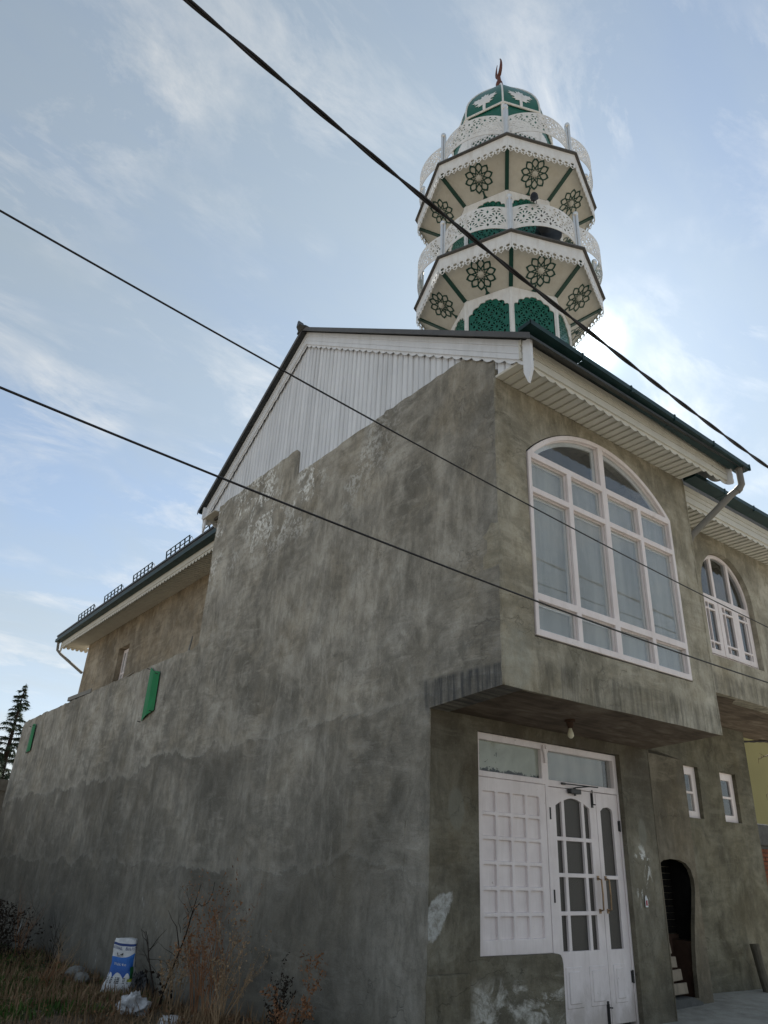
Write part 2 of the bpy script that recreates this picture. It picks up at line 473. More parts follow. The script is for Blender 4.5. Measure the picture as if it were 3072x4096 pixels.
def wood_paint():
    b = NB('off white wood paint')
    p = b.pos()
    x, y, z = b.xyz()
    f = b.noise(4, 6, 0.62)
    c = b.ramp(f, [(0.3, (0.74, 0.665, 0.65)), (0.7, (0.85, 0.775, 0.76))])
    brush = b.noise(1.0, 5, 0.65, 0.2, b.map(p, (60, 60, 2.5)))
    c = b.mix(b.math('MULTIPLY', b.ramp(brush, [(0.5, 0.0), (0.7, 1.0)]), 0.18), c, (0.55, 0.48, 0.45))
    smut = b.noise(1.0, 5, 0.7, 0.5, b.map(p, (5, 5, 3)))
    # kicked and splashed foot of the door, hand grime by the handles
    foot = b.math('SUBTRACT', 1.0, b.smooth(b.math('ADD', z, b.math('MULTIPLY', b.math('SUBTRACT', smut, 0.5), 0.9)), -2.72, -2.30))
    hx = b.math('POWER', b.math('DIVIDE', b.math('SUBTRACT', x, 2.40), 0.16), 2.0)
    hz_ = b.math('POWER', b.math('DIVIDE', b.math('ADD', z, 1.62), 0.30), 2.0)
    hand = b.math('SUBTRACT', 1.0, b.smooth(b.math('ADD', b.math('ADD', hx, hz_), b.math('MULTIPLY', b.math('SUBTRACT', smut, 0.5), 2.0)), 0.3, 1.5))
    near = b.smooth(y, 0.5, 0.8)
    g = b.math('MULTIPLY', b.math('MAXIMUM', foot, b.math('MULTIPLY', hand, 0.45)), near)
    c = b.mix(b.math('MULTIPLY', g, 0.55), c, (0.30, 0.25, 0.20))
    run = b.noise(1.0, 6, 0.65, 0.3, b.map(p, (10, 10, 1.1)))
    c = b.mix(b.math('MULTIPLY', b.ramp(run, [(0.52, 0.0), (0.72, 1.0)]), 0.28), c, (0.44, 0.38, 0.33))
    chip = b.noise(16, 5, 0.7)
    c = b.mix(b.math('MULTIPLY', b.ramp(chip, [(0.67, 0.0), (0.70, 1.0)]), 0.55), c, (0.30, 0.22, 0.16))
    return b.bsdf(c, b.ramp(f, [(0.3, 0.55), (0.7, 0.4)]), 0.4, 0, b.math('ADD', brush, b.math('MULTIPLY', f, 0.5)), 0.15, 0.01)


M['white_wood'] = wood_paint()
M['cream'] = paint('cream soffit boards', (0.60, 0.585, 0.525), 0.5, 0.08, 4, 0.35, 0.15, (0.36, 0.34, 0.28), 0.05)
M['tower_white'] = paint('tower white sheet', (0.74, 0.74, 0.735), 0.4, 0.08, 5, 0.45, 0.40, (0.42, 0.36, 0.29), 0.08)
M['tower_cream'] = paint('tower cream sheet', (0.50, 0.49, 0.45), 0.5, 0.12, 2.5, 0.35, 0.35, (0.36, 0.32, 0.25), 0.08)
M['green'] = paint('tower green sheet', (0.003, 0.105, 0.072), 0.4, 0.15, 6, 0.45, 0.0, bstr=0.03)
M['green_dark'] = paint('dark green trim', (0.004, 0.045, 0.034), 0.45, 0.15, 6, 0.4)
M['gutter'] = paint('dark teal gutter metal', (0.010, 0.036, 0.038), 0.5, 0.3, 7, 0.3, 0.2, (0.05, 0.05, 0.045))
M['roof'] = paint('dark roof sheet', (0.045, 0.05, 0.052), 0.5, 0.25, 4, 0.4, 0.2, (0.08, 0.07, 0.06))
M['flash'] = paint('grey brown roof flashing', (0.085, 0.082, 0.08), 0.5, 0.2, 5, 0.4)
M['steel'] = paint('polished steel', (0.80, 0.79, 0.77), 0.36, 0.05, 8, 0.5, bstr=0.0, metal=0.8)
M['rust'] = paint('rusty finial metal', (0.11, 0.035, 0.022), 0.6, 0.35, 14, 0.4)
M['black_metal'] = paint('dark metal', (0.03, 0.03, 0.03), 0.45, 0.25, 12, 0.45)
M['brass'] = paint('worn brass', (0.27, 0.185, 0.11), 0.4, 0.3, 14, 0.5, metal=0.6)
M['pipe'] = paint('grey brown downpipe', (0.20, 0.19, 0.17), 0.65, 0.12, 6, 0.2, 0.2)
M['rubber'] = paint('black cable', (0.018, 0.017, 0.019), 0.55, 0.2, 20, 0.35)
M['sheet_green'] = paint('bright green sheet', (0.004, 0.19, 0.06), 0.6, 0.22, 3, 0.15, 0.25, (0.03, 0.13, 0.04))
M['interior'] = paint('dark interior plaster', (0.10, 0.095, 0.085), 0.9, 0.2, 2, 0.1)
M['yellow'] = paint('olive yellow house wall', (0.33, 0.295, 0.135), 0.85, 0.08, 0.6, 0.2, 0.15, (0.25, 0.2, 0.1))
M['brick'] = paint('red brick', (0.20, 0.075, 0.04), 0.9, 0.35, 5, 0.2, bstr=0.4)
M['coping'] = paint('grey cement coping', (0.11, 0.11, 0.105), 0.9, 0.3, 6, 0.2, bstr=0.4)
M['soot'] = paint('soot blackened bricks', (0.012, 0.011, 0.010), 0.95, 0.4, 9, 0.1, bstr=0.4)
M['firebrick'] = paint('bare reddish render', (0.07, 0.042, 0.03), 0.95, 0.3, 6, 0.1, bstr=0.5)
M['wood_old'] = paint('weathered plank', (0.30, 0.25, 0.19), 0.85, 0.3, 7, 0.2, 0.3, bstr=0.3)
M['log'] = paint('grey log', (0.10, 0.09, 0.07), 0.9, 0.3, 9, 0.2, bstr=0.4)
M['stone'] = paint('pale rubble stone', (0.20, 0.195, 0.18), 0.9, 0.3, 9, 0.2, bstr=0.5)
M['bulb'] = paint('white bulb', (0.62, 0.58, 0.42), 0.3, 0.03, 9, 0.5)
M['bark'] = paint('dark twig bark', (0.028, 0.02, 0.015), 0.9, 0.3, 20, 0.2)
M['dry'] = paint('dry brown stalk', (0.27, 0.135, 0.07), 0.9, 0.3, 6, 0.2)
M['dry2'] = paint('pale dry stalk', (0.34, 0.235, 0.14), 0.9, 0.3, 6, 0.2)
M['thorn'] = paint('thorny grey bark', (0.10, 0.07, 0.05), 0.9, 0.3, 12, 0.2)
M['needle'] = paint('cedar needles', (0.05, 0.075, 0.048), 0.8, 0.45, 2, 0.2)
M['crow'] = paint('black feathers', (0.012, 0.012, 0.014), 0.6, 0.3, 30, 0.3)
M['horn'] = paint('grey horn metal', (0.035, 0.04, 0.045), 0.45, 0.2, 8, 0.4)
M['bag'] = paint('dirty white plastic', (0.50, 0.50, 0.51), 0.5, 0.2, 8, 0.4, 0.35, (0.2, 0.18, 0.16), 0.2)
M['bag_dark'] = paint('black plastic', (0.02, 0.02, 0.022), 0.35, 0.3, 8, 0.45)
M['film'] = None


def film_mat():
    b = NB('pale blue window film')
    v = b.map(b.pos(), (6, 6, 0.7))
    f = b.noise(1.0, 5, 0.6, 0.3, v)
    c = b.ramp(f, [(0.32, (0.25, 0.258, 0.254)), (0.68, (0.42, 0.425, 0.415))])
    s2 = b.ramp(b.noise(9, 5, 0.7, 0.5), [(0.60, 0.0), (0.72, 1.0)])
    c = b.mix(b.math('MULTIPLY', s2, 0.25), c, (0.6, 0.62, 0.62))
    return b.bsdf(c, 0.6, 0.3)


M['film'] = film_mat()


def glass_mat(name, tint=(0.96, 0.97, 0.965), refl=1.0, dust=0.06):
    b = NB(name)
    fr = b.n('ShaderNodeFresnel')
    gb = b.n('ShaderNodeNewGeometry')
    ior = b.math('ADD', 1.5, b.math('MULTIPLY', gb.outputs['Backfacing'], 1 / 1.5 - 1.5))     # no false total reflection on the way out
    b.s(fr, 0, ior)
    tr = b.n('ShaderNodeBsdfTransparent')
    tr.inputs[0].default_value = (*tint, 1)
    gl = b.n('ShaderNodeBsdfGlossy')
    gl.inputs['Roughness'].default_value = 0.015
    gl.inputs['Color'].default_value = (refl, refl, refl, 1)
    di = b.n('ShaderNodeBsdfDiffuse')
    di.inputs[0].default_value = (0.5, 0.5, 0.48, 1)
    m1 = b.n('ShaderNodeMixShader')
    b.s(m1, 0, fr.outputs[0])
    b.s(m1, 1, tr.outputs[0])
    b.s(m1, 2, gl.outputs[0])
    m2 = b.n('ShaderNodeMixShader')
    smear = b.math('MULTIPLY', b.ramp(b.noise(3, 7, 0.65, 0.8), [(0.35, 0.4), (0.7, 1.0)]), dust)
    b.s(m2, 0, smear)
    b.s(m2, 1, m1.outputs[0])
    b.s(m2, 2, di.outputs[0])
    b.t.links.new(m2.outputs[0], b.out.inputs[0])
    return b.m


M['glass'] = glass_mat('window glass', dust=0.10)
M['glass_dark'] = glass_mat('clear dark window glass', (0.75, 0.78, 0.8), dust=0.02)


def whitewash_glass():
    b = NB('whitewashed glass flaking')
    c = b.ramp(b.noise(4, 6, 0.6, 0.8), [(0.3, (0.27, 0.29, 0.24)), (0.7, (0.40, 0.42, 0.36))])
    x, y, z = b.xyz()
    w = b.math('MULTIPLY', b.math('SUBTRACT', b.noise(9, 6, 0.7, 0.6), 0.5), 0.22)
    chip = b.math('SUBTRACT', 1.0, b.smooth(b.math('ADD', z, w), -0.535, -0.52))
    fk = b.math('MULTIPLY', b.ramp(b.noise(22, 4, 0.6, 0.6), [(0.62, 0.0), (0.66, 1.0)]), b.math('SUBTRACT', 1.0, b.smooth(x, 0.8, 1.15)))
    c = b.mix(b.math('MAXIMUM', chip, fk), c, (0.03, 0.035, 0.035))
    return b.bsdf(c, 0.12, 0.5)


M['whitewash'] = whitewash_glass()


def mesh_mat():
    b = NB('diagonal wire mesh over dark glass')
    x, y, z = b.xyz()
    a = b.math('SINE', b.math('MULTIPLY', b.math('ADD', x, z), 2 * PI / 0.016))
    a2 = b.math('SINE', b.math('MULTIPLY', b.math('SUBTRACT', x, z), 2 * PI / 0.016))
    w = b.math('MAXIMUM', b.smooth(a, 0.55, 0.9), b.math('MULTIPLY', b.smooth(a2, 0.55, 0.9), 0.6))
    c = b.mix(w, (0.022, 0.020, 0.017), (0.12, 0.11, 0.095))
    return b.bsdf(c, 0.5, 0.4)


M['wire_mesh'] = mesh_mat()


def ground_mat():
    b = NB('dry earth')
    f = b.math('ADD', b.math('MULTIPLY', b.noise(0.7, 6, 0.6, 0.5), 0.5), b.math('MULTIPLY', b.noise(7, 6, 0.65), 0.5))
    c = b.ramp(f, [(0.35, (0.055, 0.043, 0.030)), (0.52, (0.11, 0.086, 0.060)), (0.68, (0.20, 0.165, 0.12))])
    x, y, z = b.xyz()
    g = b.math('MULTIPLY', b.ramp(b.noise(1.2, 5, 0.6), [(0.45, 0.0), (0.6, 1.0)]), 0.5)
    c = b.mix(g, c, (0.04, 0.06, 0.022))
    # unseen lane and fields past the damp wall strip, added pale to bounce light
    wv = b.math('MULTIPLY', b.math('SUBTRACT', b.noise(0.8, 5, 0.6), 0.5), 1.6)
    strip = b.math('MULTIPLY', b.smooth(b.math('ADD', x, wv), -3.9, -3.0), b.math('SUBTRACT', 1.0, b.smooth(x, 1.5, 6.0)))
    dry = b.ramp(f, [(0.35, (0.20, 0.17, 0.13)), (0.65, (0.34, 0.30, 0.24))])
    c = b.mix(strip, dry, c)
    return b.bsdf(c, 0.95, 0.15, 0, b.noise(25, 6, 0.7), 0.7, 0.04)


M['ground'] = ground_mat()


def concrete_mat():
    b = NB('worn cement yard')
    f = b.math('ADD', b.math('MULTIPLY', b.noise(0.8, 6, 0.6, 0.7), 0.55), b.math('MULTIPLY', b.noise(6, 6, 0.65), 0.45))
    c = b.ramp(f, [(0.35, (0.22, 0.21, 0.185)), (0.52, (0.35, 0.34, 0.305)), (0.68, (0.45, 0.44, 0.40))])
    return b.bsdf(c, 0.9, 0.2, 0, b.noise(30, 5, 0.65), 0.3, 0.02)


M['concrete'] = concrete_mat()


def grass_mat(name, a, c_):
    b = NB(name)
    c = b.ramp(b.noise(2.5, 4, 0.6), [(0.35, a), (0.65, c_)])
    return b.bsdf(c, 0.8, 0.2)


M['grass'] = grass_mat('green grass', (0.03, 0.075, 0.012), (0.075, 0.14, 0.03))
M['straw'] = grass_mat('straw', (0.13, 0.078, 0.042), (0.28, 0.19, 0.11))


# ------------------------------------------------------------------ mesh helpers
def link(o, parent=None):
    COL.objects.link(o)
    if parent is not None:
        o.parent = parent
    return o


class MB:
    def __init__(self):
        self.v, self.f = [], []

    def add(self, vs, fs):
        o = len(self.v)
        self.v += [tuple(p) for p in vs]
        self.f += [tuple(i + o for i in q) for q in fs]
        return self

    def box(self, x0, y0, z0, x1, y1, z1):
        vs = [(x, y, z) for x in (x0, x1) for y in (y0, y1) for z in (z0, z1)]
        return self.add(vs, [(0, 1, 3, 2), (4, 6, 7, 5), (0, 4, 5, 1), (2, 3, 7, 6), (0, 2, 6, 4), (1, 5, 7, 3)])

    def hexa(self, a, b):
        """two quads a (4 pts) and b (4 pts) joined"""
        return self.add(list(a) + list(b), [(0, 1, 2, 3), (7, 6, 5, 4)] + [(i, i + 4, (i + 1) % 4 + 4, (i + 1) % 4) for i in range(4)])

    def prism(self, poly, f0, f1):
        """poly: list of 2D points, f0/f1 map (u,v) to the two ends"""
        n = len(poly)
        vs = [f0(*p) for p in poly] + [f1(*p) for p in poly]
        fs = [tuple(range(n)), tuple(range(2 * n - 1, n - 1, -1))]
        fs += [(i, i + n, (i + 1) % n + n, (i + 1) % n) for i in range(n)]
        return self.add(vs, fs)

    def tube(self, pts, rad, n=8, caps=True):
        pts = [Vector(p) for p in pts]
        m = len(pts)
        if isinstance(rad, (int, float)):
            rad = [rad] * m
        vs, fs = [], []
        up = None
        for i, p in enumerate(pts):
            d = (pts[min(i + 1, m - 1)] - pts[max(i - 1, 0)])
            if d.length < 1e-9:
                d = Vector((0, 0, 1))
            d.normalize()
            if up is None:
                up = d.orthogonal().normalized()
            else:
                up = up - d * up.dot(d)
                if up.length < 1e-6:
                    up = d.orthogonal()
                up.normalize()
            s = d.cross(up)
            for k in range(n):
                a = 2 * PI * k / n
                vs.append(p + (up * math.cos(a) + s * math.sin(a)) * rad[i])
        for i in range(m - 1):
            for k in range(n):
                fs.append((i * n + k, i * n + (k + 1) % n, (i + 1) * n + (k + 1) % n, (i + 1) * n + k))
        if caps:
            fs.append(tuple(range(n - 1, -1, -1)))
            fs.append(tuple((m - 1) * n + k for k in range(n)))
        return self.add(vs, fs)

    def lathe(self, prof, n=16, c=(0, 0, 0), ax=None):
        """prof: list of (r, h)"""
        M3 = Matrix.Identity(3) if ax is None else Vector(ax).to_track_quat('Z', 'Y').to_matrix()
        c = Vector(c)
        vs, fs = [], []
        for r_, h in prof:
            for k in range(n):
                a = 2 * PI * k / n
                vs.append(c + M3 @ Vector((r_ * math.cos(a), r_ * math.sin(a), h)))
        for i in range(len(prof) - 1):
            for k in range(n):
                fs.append((i * n + k, i * n + (k + 1) % n, (i + 1) * n + (k + 1) % n, (i + 1) * n + k))
        fs.append(tuple(range(n - 1, -1, -1)))
        fs.append(tuple((len(prof) - 1) * n + k for k in range(n)))
        return self.add(vs, fs)

    def ball(self, c, r_, n=10, sq=(1, 1, 1)):
        vs, fs = [], []
        rings = n // 2
        for i in range(rings + 1):
            t = PI * i / rings
            for k in range(n):
                a = 2 * PI * k / n
                vs.append((c[0] + sq[0] * r_ * math.sin(t) * math.cos(a), c[1] + sq[1] * r_ * math.sin(t) * math.sin(a), c[2] + sq[2] * r_ * math.cos(t)))
        for i in range(rings):
            for k in range(n):
                fs.append((i * n + k, (i + 1) * n + k, (i + 1) * n + (k + 1) % n, i * n + (k + 1) % n))
        return self.add(vs, fs)

    def sheet(self, outer, holes=(), t=0.02, fmap=None, step=None, jag=None):
        """flat plate with holes; fmap(u, v, w) -> xyz, w from 0 (front) to -t"""
        def dens(poly):
            if not step:
                return list(poly)
            out = []
            for i, p in enumerate(poly):
                q = poly[(i + 1) % len(poly)]
                k = max(1, int(math.hypot(q[0] - p[0], q[1] - p[1]) / step))
                out += [(p[0] + (q[0] - p[0]) * j / k, p[1] + (q[1] - p[1]) * j / k) for j in range(k)]
            return out
        loops = [dens(outer)] + [dens(h) for h in holes]
        pts, edges = [], []
        for lp in loops:
            o = len(pts)
            pts += lp
            edges += [(o + i, o + (i + 1) % len(lp)) for i in range(len(lp))]

        def inside(P, poly):
            px, py = P[:, 0], P[:, 1]
            res = np.zeros(len(P), bool)
            A = np.array(poly)
            B = np.roll(A, -1, 0)
            for (x1, y1), (x2, y2) in zip(A, B):
                if y1 == y2:
                    continue
                c = ((y1 > py) != (y2 > py)) & (px < (x2 - x1) * (py - y1) / (y2 - y1) + x1)
                res ^= c
            return res
        if step:
            A = np.array(loops[0])
            lo, hi = A.min(0), A.max(0)
            gx = np.arange(lo[0] + step * 0.5, hi[0], step)
            gy = np.arange(lo[1] + step * 0.5, hi[1], step)
            if len(gx) and len(gy):
                G = np.stack(np.meshgrid(gx, gy), -1).reshape(-1, 2)
                ok = inside(G, loops[0])
                for h in loops[1:]:
                    ok &= ~inside(G, h)
                allp = np.array(pts)
                G = G[ok]
                if len(G):
                    keep = np.ones(len(G), bool)
                    for i in range(0, len(G), 2000):
                        d = ((G[i:i + 2000, None, :] - allp[None]) ** 2).sum(-1).min(1)
                        keep[i:i + 2000] = d > (step * 0.33) ** 2
                    pts = pts + [tuple(g) for g in G[keep]]
        vv, ee, ff, *_ = delaunay_2d_cdt([Vector(p) for p in pts], edges, [], 0, 1e-7)
        V = np.array([(p.x, p.y) for p in vv])
        F = [tuple(f) for f in ff if len(f) == 3]
        cen = np.array([V[list(f)].mean(0) for f in F])
        ok = inside(cen, loops[0])
        for h in loops[1:]:
            ok &= ~inside(cen, h)
        F = [f for f, k in zip(F, ok) if k]
        n = len(V)
        vs = [fmap(u, v, 0.0) for u, v in V] + [fmap(u, v, -t) for u, v in V]
        fs = list(F) + [(a + n, c + n, b + n) for a, b, c in F]
        cnt = {}
        for a, b, c in F:
            for e in ((a, b), (b, c), (c, a)):
                cnt[e] = 1
        for (a, b) in cnt:
            if (b, a) not in cnt:
                fs.append((b, a, a + n, b + n))
        return self.add(vs, fs)

    def build(self, name, mat, parent=None, smooth=False, bevel=0.0, wob=0.0, label=None, fix=True, loc=None, seg=1):
        me = bpy.data.meshes.new(name)
        V = np.array(self.v, float)
        if wob:
            V = wobble(V, wob)
        used = np.zeros(len(V), bool)
        for f in self.f:
            used[list(f)] = True
        if not used.all():
            idx = np.cumsum(used) - 1
            V = V[used]
            self.f = [tuple(int(idx[i]) for i in f) for f in self.f]
        me.from_pydata(V.tolist(), [], self.f)
        if fix:
            bm = bmesh.new()
            bm.from_mesh(me)
            bmesh.ops.recalc_face_normals(bm, faces=bm.faces)
            bm.to_mesh(me)
            bm.free()
        if smooth:
            me.polygons.foreach_set('use_smooth', [True] * len(me.polygons))
        me.materials.append(mat)
        me.update()
        o = bpy.data.objects.new(name, me)
        link(o, parent)
        if loc is not None:
            o.location = loc
        if bevel:
            md = o.modifiers.new('bevel', 'BEVEL')
            md.width = bevel
            md.segments = seg
            md.limit_method = 'ANGLE'
            md.angle_limit = R(40)
        if label:
            o['label'] = label
        return o


def wobble(V, amt):
    out = V.copy()
    r2 = np.random.RandomState(5)
    for ax in range(3):
        d = np.zeros(len(V))
        for k in range(6):
            w = r2.normal(size=3) * (0.9 + 0.7 * k)
            d += np.sin(V @ w + r2.uniform(0, 6.28)) / (1 + 0.6 * k)
        out[:, ax] += d * amt * 0.5
    return out


def tag(o, label, cat, group=None, kind=None):
    o['label'] = label
    o['category'] = cat
    if group:
        o['group'] = group
    if kind:
        o['kind'] = kind
    return o


def struct(o, label=None, kind='structure'):
    o['kind'] = kind
    if label:
        o['label'] = label
    return o


def empty(name, loc=(0, 0, 0), rz=0.0):
    o = bpy.data.objects.new(name, None)
    o.empty_display_size = 0.2
    o.location = loc
    o.rotation_euler = (0, 0, rz)
    return link(o)


def dup(o, parent, loc=None, rot=None):
    c = o.copy()
    link(c, parent)
    if loc is not None:
        c.location = loc
    if rot is not None:
        c.rotation_euler = rot
    return c


def arc(cx, cz, r_, a0, a1, n):
    return [(cx + r_ * math.cos(a0 + (a1 - a0) * i / n), cz + r_ * math.sin(a0 + (a1 - a0) * i / n)) for i in range(n + 1)]


def rect(x0, z0, x1, z1):
    return [(x0, z0), (x1, z0), (x1, z1), (x0, z1)]


def front_map(y):                     # plate in the XZ plane, w towards the street (-Y)
    return lambda u, v, w: (u, y - w, v)


def side_map(x):                      # plate in the YZ plane, w towards -X
    return lambda u, v, w: (x - w, u, v)


# ================================================================== ground
def gz(x, y):
    z = -2.78 - 0.043 * max(0.0, min(y + 1.0, 16.0))
    return z


mb = MB()
gx = [-400, -120, -40, -15] + [(-8 + 0.5 * i) for i in range(0, 19)] + [3, 8, 15, 40, 120, 400]
gy = [-400, -120, -40, -12, -6, -4, -3] + [(-2 + 0.5 * i) for i in range(0, 46)] + [24, 40, 120, 400]
vs = []
for yy in gy:
    for xx in gx:
        n = 0.04 * math.sin(xx * 1.9 + yy * 0.7) + 0.03 * math.sin(yy * 2.3 - xx * 1.1)
        near = 1.0 if -9 < xx < 1.5 and -2.5 < yy < 21 else 0.0
        vs.append((xx, yy, gz(xx, yy) + n * near))
nx = len(gx)
fs = [(j * nx + i, j * nx + i + 1, (j + 1) * nx + i + 1, (j + 1) * nx + i) for j in range(len(gy) - 1) for i in range(nx - 1)]
mb.add(vs, fs)
struct(mb.build('ground', M['ground'], smooth=True), 'dry earth with patches of grass along the grey wall')

mb = MB()
mb.sheet([(0.3, -9), (14, -9), (14, 1.9), (0.3, 1.9)], [], 0.2, lambda u, v, w: (u, v, -2.69 + w + 0.012 * math.sin(u * 1.3 + v)), 0.4)
struct(mb.build('yard_paving', M['concrete'], smooth=False), 'worn cement yard in front of the entrance')

# ================================================================== MOSQUE
mosque = empty('mosque', (0, 0, -2.9))
tag(mosque, 'two storey grey cement mosque with white gable, arched windows and teal gutters', 'building')
PAR = mosque
OFF = Vector((0, 0, 2.9))


def part(mbuilder, name, mat, parent=None, **kw):
    p = parent or mosque
    o = mbuilder.build(name, mat, p, **kw)
    if p is mosque:
        o.location = o.location + OFF
    return o


# ---- side wall (tall block and long low wall in one plane)
zj = random.Random(3)


def jagline(p, q, n, amt):
    out = []
    for i in range(1, n):
        t = i / n
        out.append((p[0] + (q[0] - p[0]) * t + zj.uniform(-1, 1) * amt * 0.3, p[1] + (q[1] - p[1]) * t + zj.uniform(-1, 1) * amt))
    return out


sw = [(0.002, 0.0), (0.002, 3.28), (0.45, 3.585)] + jagline((0.45, 3.6), (1.82, 3.6), 12, 0.012) + [(1.85, 3.625), (1.9, 3.59)]
sw += jagline((1.9, 3.595), (3.95, 3.585), 16, 0.012) + [(3.95, 3.585), (3.97, 3.96), (4.05, 4.04)]
sw += jagline((4.05, 4.04), (6.68, 4.04), 18, 0.014) + [(6.68, 4.04)] + [(6.68, 1.6)]
sw += jagline((6.68, 1.55), (17.8, 1.54), 60, 0.018) + [(17.8, 1.54), (18.2, 1.49), (18.45, 1.42), (18.5, -4.2), (0.93, -4.2), (0.93, -0.084)]
mb = MB()
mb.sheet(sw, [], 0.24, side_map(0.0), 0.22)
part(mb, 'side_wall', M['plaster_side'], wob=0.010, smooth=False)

# ---- front wall of the projecting upper room
def bigarch(inset=0.0, x0=0.43, x1=2.89, z0=0.51, spring=2.40, top=2.945, n=28):
    cx = (x0 + x1) / 2
    half = (x1 - x0) / 2
    sag = top - spring
    rr = (half * half + sag * sag) / (2 * sag)
    cz = top - rr
    r_ = rr - inset
    xa = half - inset
    a = math.asin(min(1, xa / r_))
    pts = [(cx - xa, z0 + inset), (cx + xa, z0 + inset)]
    pts += [(cx + r_ * math.sin(a - 2 * a * i / n), cz + r_ * math.cos(a - 2 * a * i / n)) for i in range(n + 1)]
    return pts, (cx, cz, r_)


op, _ = bigarch(-0.012)
mb = MB()
mb.sheet([(0.002, 0), (3.33, 0), (3.33, 3.3), (0.002, 3.3)], [op], 0.22, front_map(0.0), 0.2)
part(mb, 'front_wall', M['plaster_front'], wob=0.008)
mb = MB()   # right return of the projecting room
mb.sheet([(0.003, 0.001), (1.65, 0.001), (1.65, 3.3), (0.003, 3.3)], [], 0.2, lambda u, v, w: (3.329 + w, u, v), 0.3)
part(mb, 'return_wall', M['plaster_front'], wob=0.008)
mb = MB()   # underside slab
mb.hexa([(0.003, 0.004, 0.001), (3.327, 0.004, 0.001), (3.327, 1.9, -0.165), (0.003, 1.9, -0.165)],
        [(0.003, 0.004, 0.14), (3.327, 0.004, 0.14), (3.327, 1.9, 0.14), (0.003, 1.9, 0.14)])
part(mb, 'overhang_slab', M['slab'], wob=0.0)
# room behind the big window
mb = MB()
mb.box(0.25, 2.5, 0.14, 3.1, 2.6, 3.3)
mb.box(0.25, 0.23, 3.2, 3.1, 2.5, 3.3)
part(mb, 'room_wall', M['interior'])

# ---- lower front wall with entrance opening
mb = MB()
opening = [(0.61, -0.2), (0.61, -2.055), (1.60, -2.06), (1.635, -2.07), (1.655, -2.10), (1.665, -2.15), (1.665, -2.75), (2.795, -2.75), (2.795, -0.2)]
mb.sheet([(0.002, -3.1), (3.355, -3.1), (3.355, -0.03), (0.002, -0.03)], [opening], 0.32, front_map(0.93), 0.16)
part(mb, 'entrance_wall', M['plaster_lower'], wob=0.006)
mb = MB()
mb.box(0.003, 0.895, -3.1, 0.47, 0.99, -2.155)
part(mb, 'wall_plinth', M['plaster_lower'], wob=0.006, bevel=0.018, seg=2)
mb = MB()   # rounded arris of the right pier
mb.prism([(3.335, 0.925), (3.35, 0.927), (3.362, 0.937), (3.366, 0.955), (3.366, 1.25), (3.335, 1.25)], lambda u, v: (u, v, -3.1), lambda u, v: (u, v, -0.06))
part(mb, 'pier_corner', M['plaster_block'], wob=0.006)
mb = MB()   # walls running back from the entrance front
mb.box(3.13, 1.252, -3.1, 3.353, 1.70, -0.03)
part(mb, 'pier_return', M['plaster_lower'])
mb = MB()
mb.box(0.25, 2.6, -3.1, 3.1, 2.7, -0.17)
part(mb, 'porch_back_wall', M['interior'])

# ---- rough plaster arrises on the outer corners
for (cx_, cy_, z0, z1, mt) in ((0.004, 0.004, 0.0, 3.09, 'plaster_front'), (0.004, 0.934, -3.0, -0.09, 'plaster_side'), (3.327, 0.004, 0.0, 3.09, 'plaster_front')):
    mb = MB()
    n = 60
    mb.tube([(cx_ + zj.uniform(-0.002, 0.002), cy_ + zj.uniform(-0.002, 0.002), z0 + (z1 - z0) * i / n) for i in range(n + 1)], [0.014 + zj.uniform(-0.004, 0.004) for i in range(n + 1)], 8)
    part(mb, 'corner_arris', M[mt], wob=0.008, smooth=True)

# ---- big arched window
win = empty('arched_window')
win.parent = mosque
win.location = OFF
win['label'] = 'big arched white window of fourteen panes in the upper room'
cols = [(0.475, 1.02), (1.085, 1.605), (1.69, 2.235), (2.295, 2.845)]
rows = [(0.57, 0.845), (0.915, 1.955), (2.015, 2.345)]
_, (acx, acz, arr) = bigarch(0.05)


def arch_light(xa, xb, zb, r_):
    pts = [(xa, zb), (xb, zb)]
    n = 10
    for i in range(n + 1):
        xx = xb + (xa - xb) * i / n
        dz = r_ * r_ - (xx - acx) ** 2
        zz = acz + math.sqrt(max(dz, 0))
        pts.append((xx, max(zz, zb + 0.004 * (1 + (i % 2)))))
    return pts


def xat(z, r_):
    return math.sqrt(max(r_ * r_ - (z - acz) ** 2, 0))


def lights(ins=0.0):
    L = [rect(a + ins, c + ins, b - ins, d - ins) for (c, d) in rows for (a, b) in cols]
    zb = 2.415 + ins
    xl = acx - xat(zb + 0.01, arr - ins)
    xr = acx + xat(zb + 0.01, arr - ins)
    L.append(arch_light(xl, 1.595 - ins, zb, arr - ins))
    L.append(arch_light(1.68 + ins, xr, zb, arr - ins))
    return L


out, _ = bigarch(0.0)
mb = MB()
mb.sheet(out, lights(0.0), 0.03, front_map(-0.012))
part(mb, 'frame', M['white_wood'], win, bevel=0.004)
out2, _ = bigarch(0.02)
mb = MB()
mb.sheet(out2, lights(0.008), 0.03, front_map(0.0195))
part(mb, 'sash', M['white_wood'], win, bevel=0.003)
for i, L in enumerate(lights(0.006)):
    mb = MB()
    ta, tb = zj.uniform(-0.006, 0.006), zj.uniform(-0.004, 0.004)
    uc, vc = sum(q[0] for q in L) / len(L), sum(q[1] for q in L) / len(L)
    mb.prism(L, lambda u, v: (u, 0.036 + ta * (u - uc) + tb * (v - vc), v), lambda u, v: (u, 0.040 + ta * (u - uc) + tb * (v - vc), v))
    part(mb, 'pane', M['glass'], win)
mb = MB()
mb.sheet(out2, [rect(a + 0.03, c + 0.03, b - 0.03, d - 0.03) for (c, d) in rows for (a, b) in cols] + lights(0.05)[-2:], 0.018, front_map(0.052))
part(mb, 'inner_sash', M['white'], win)
mb = MB()
mb.box(0.45, 0.074, 0.53, 2.87, 0.080, 2.385)
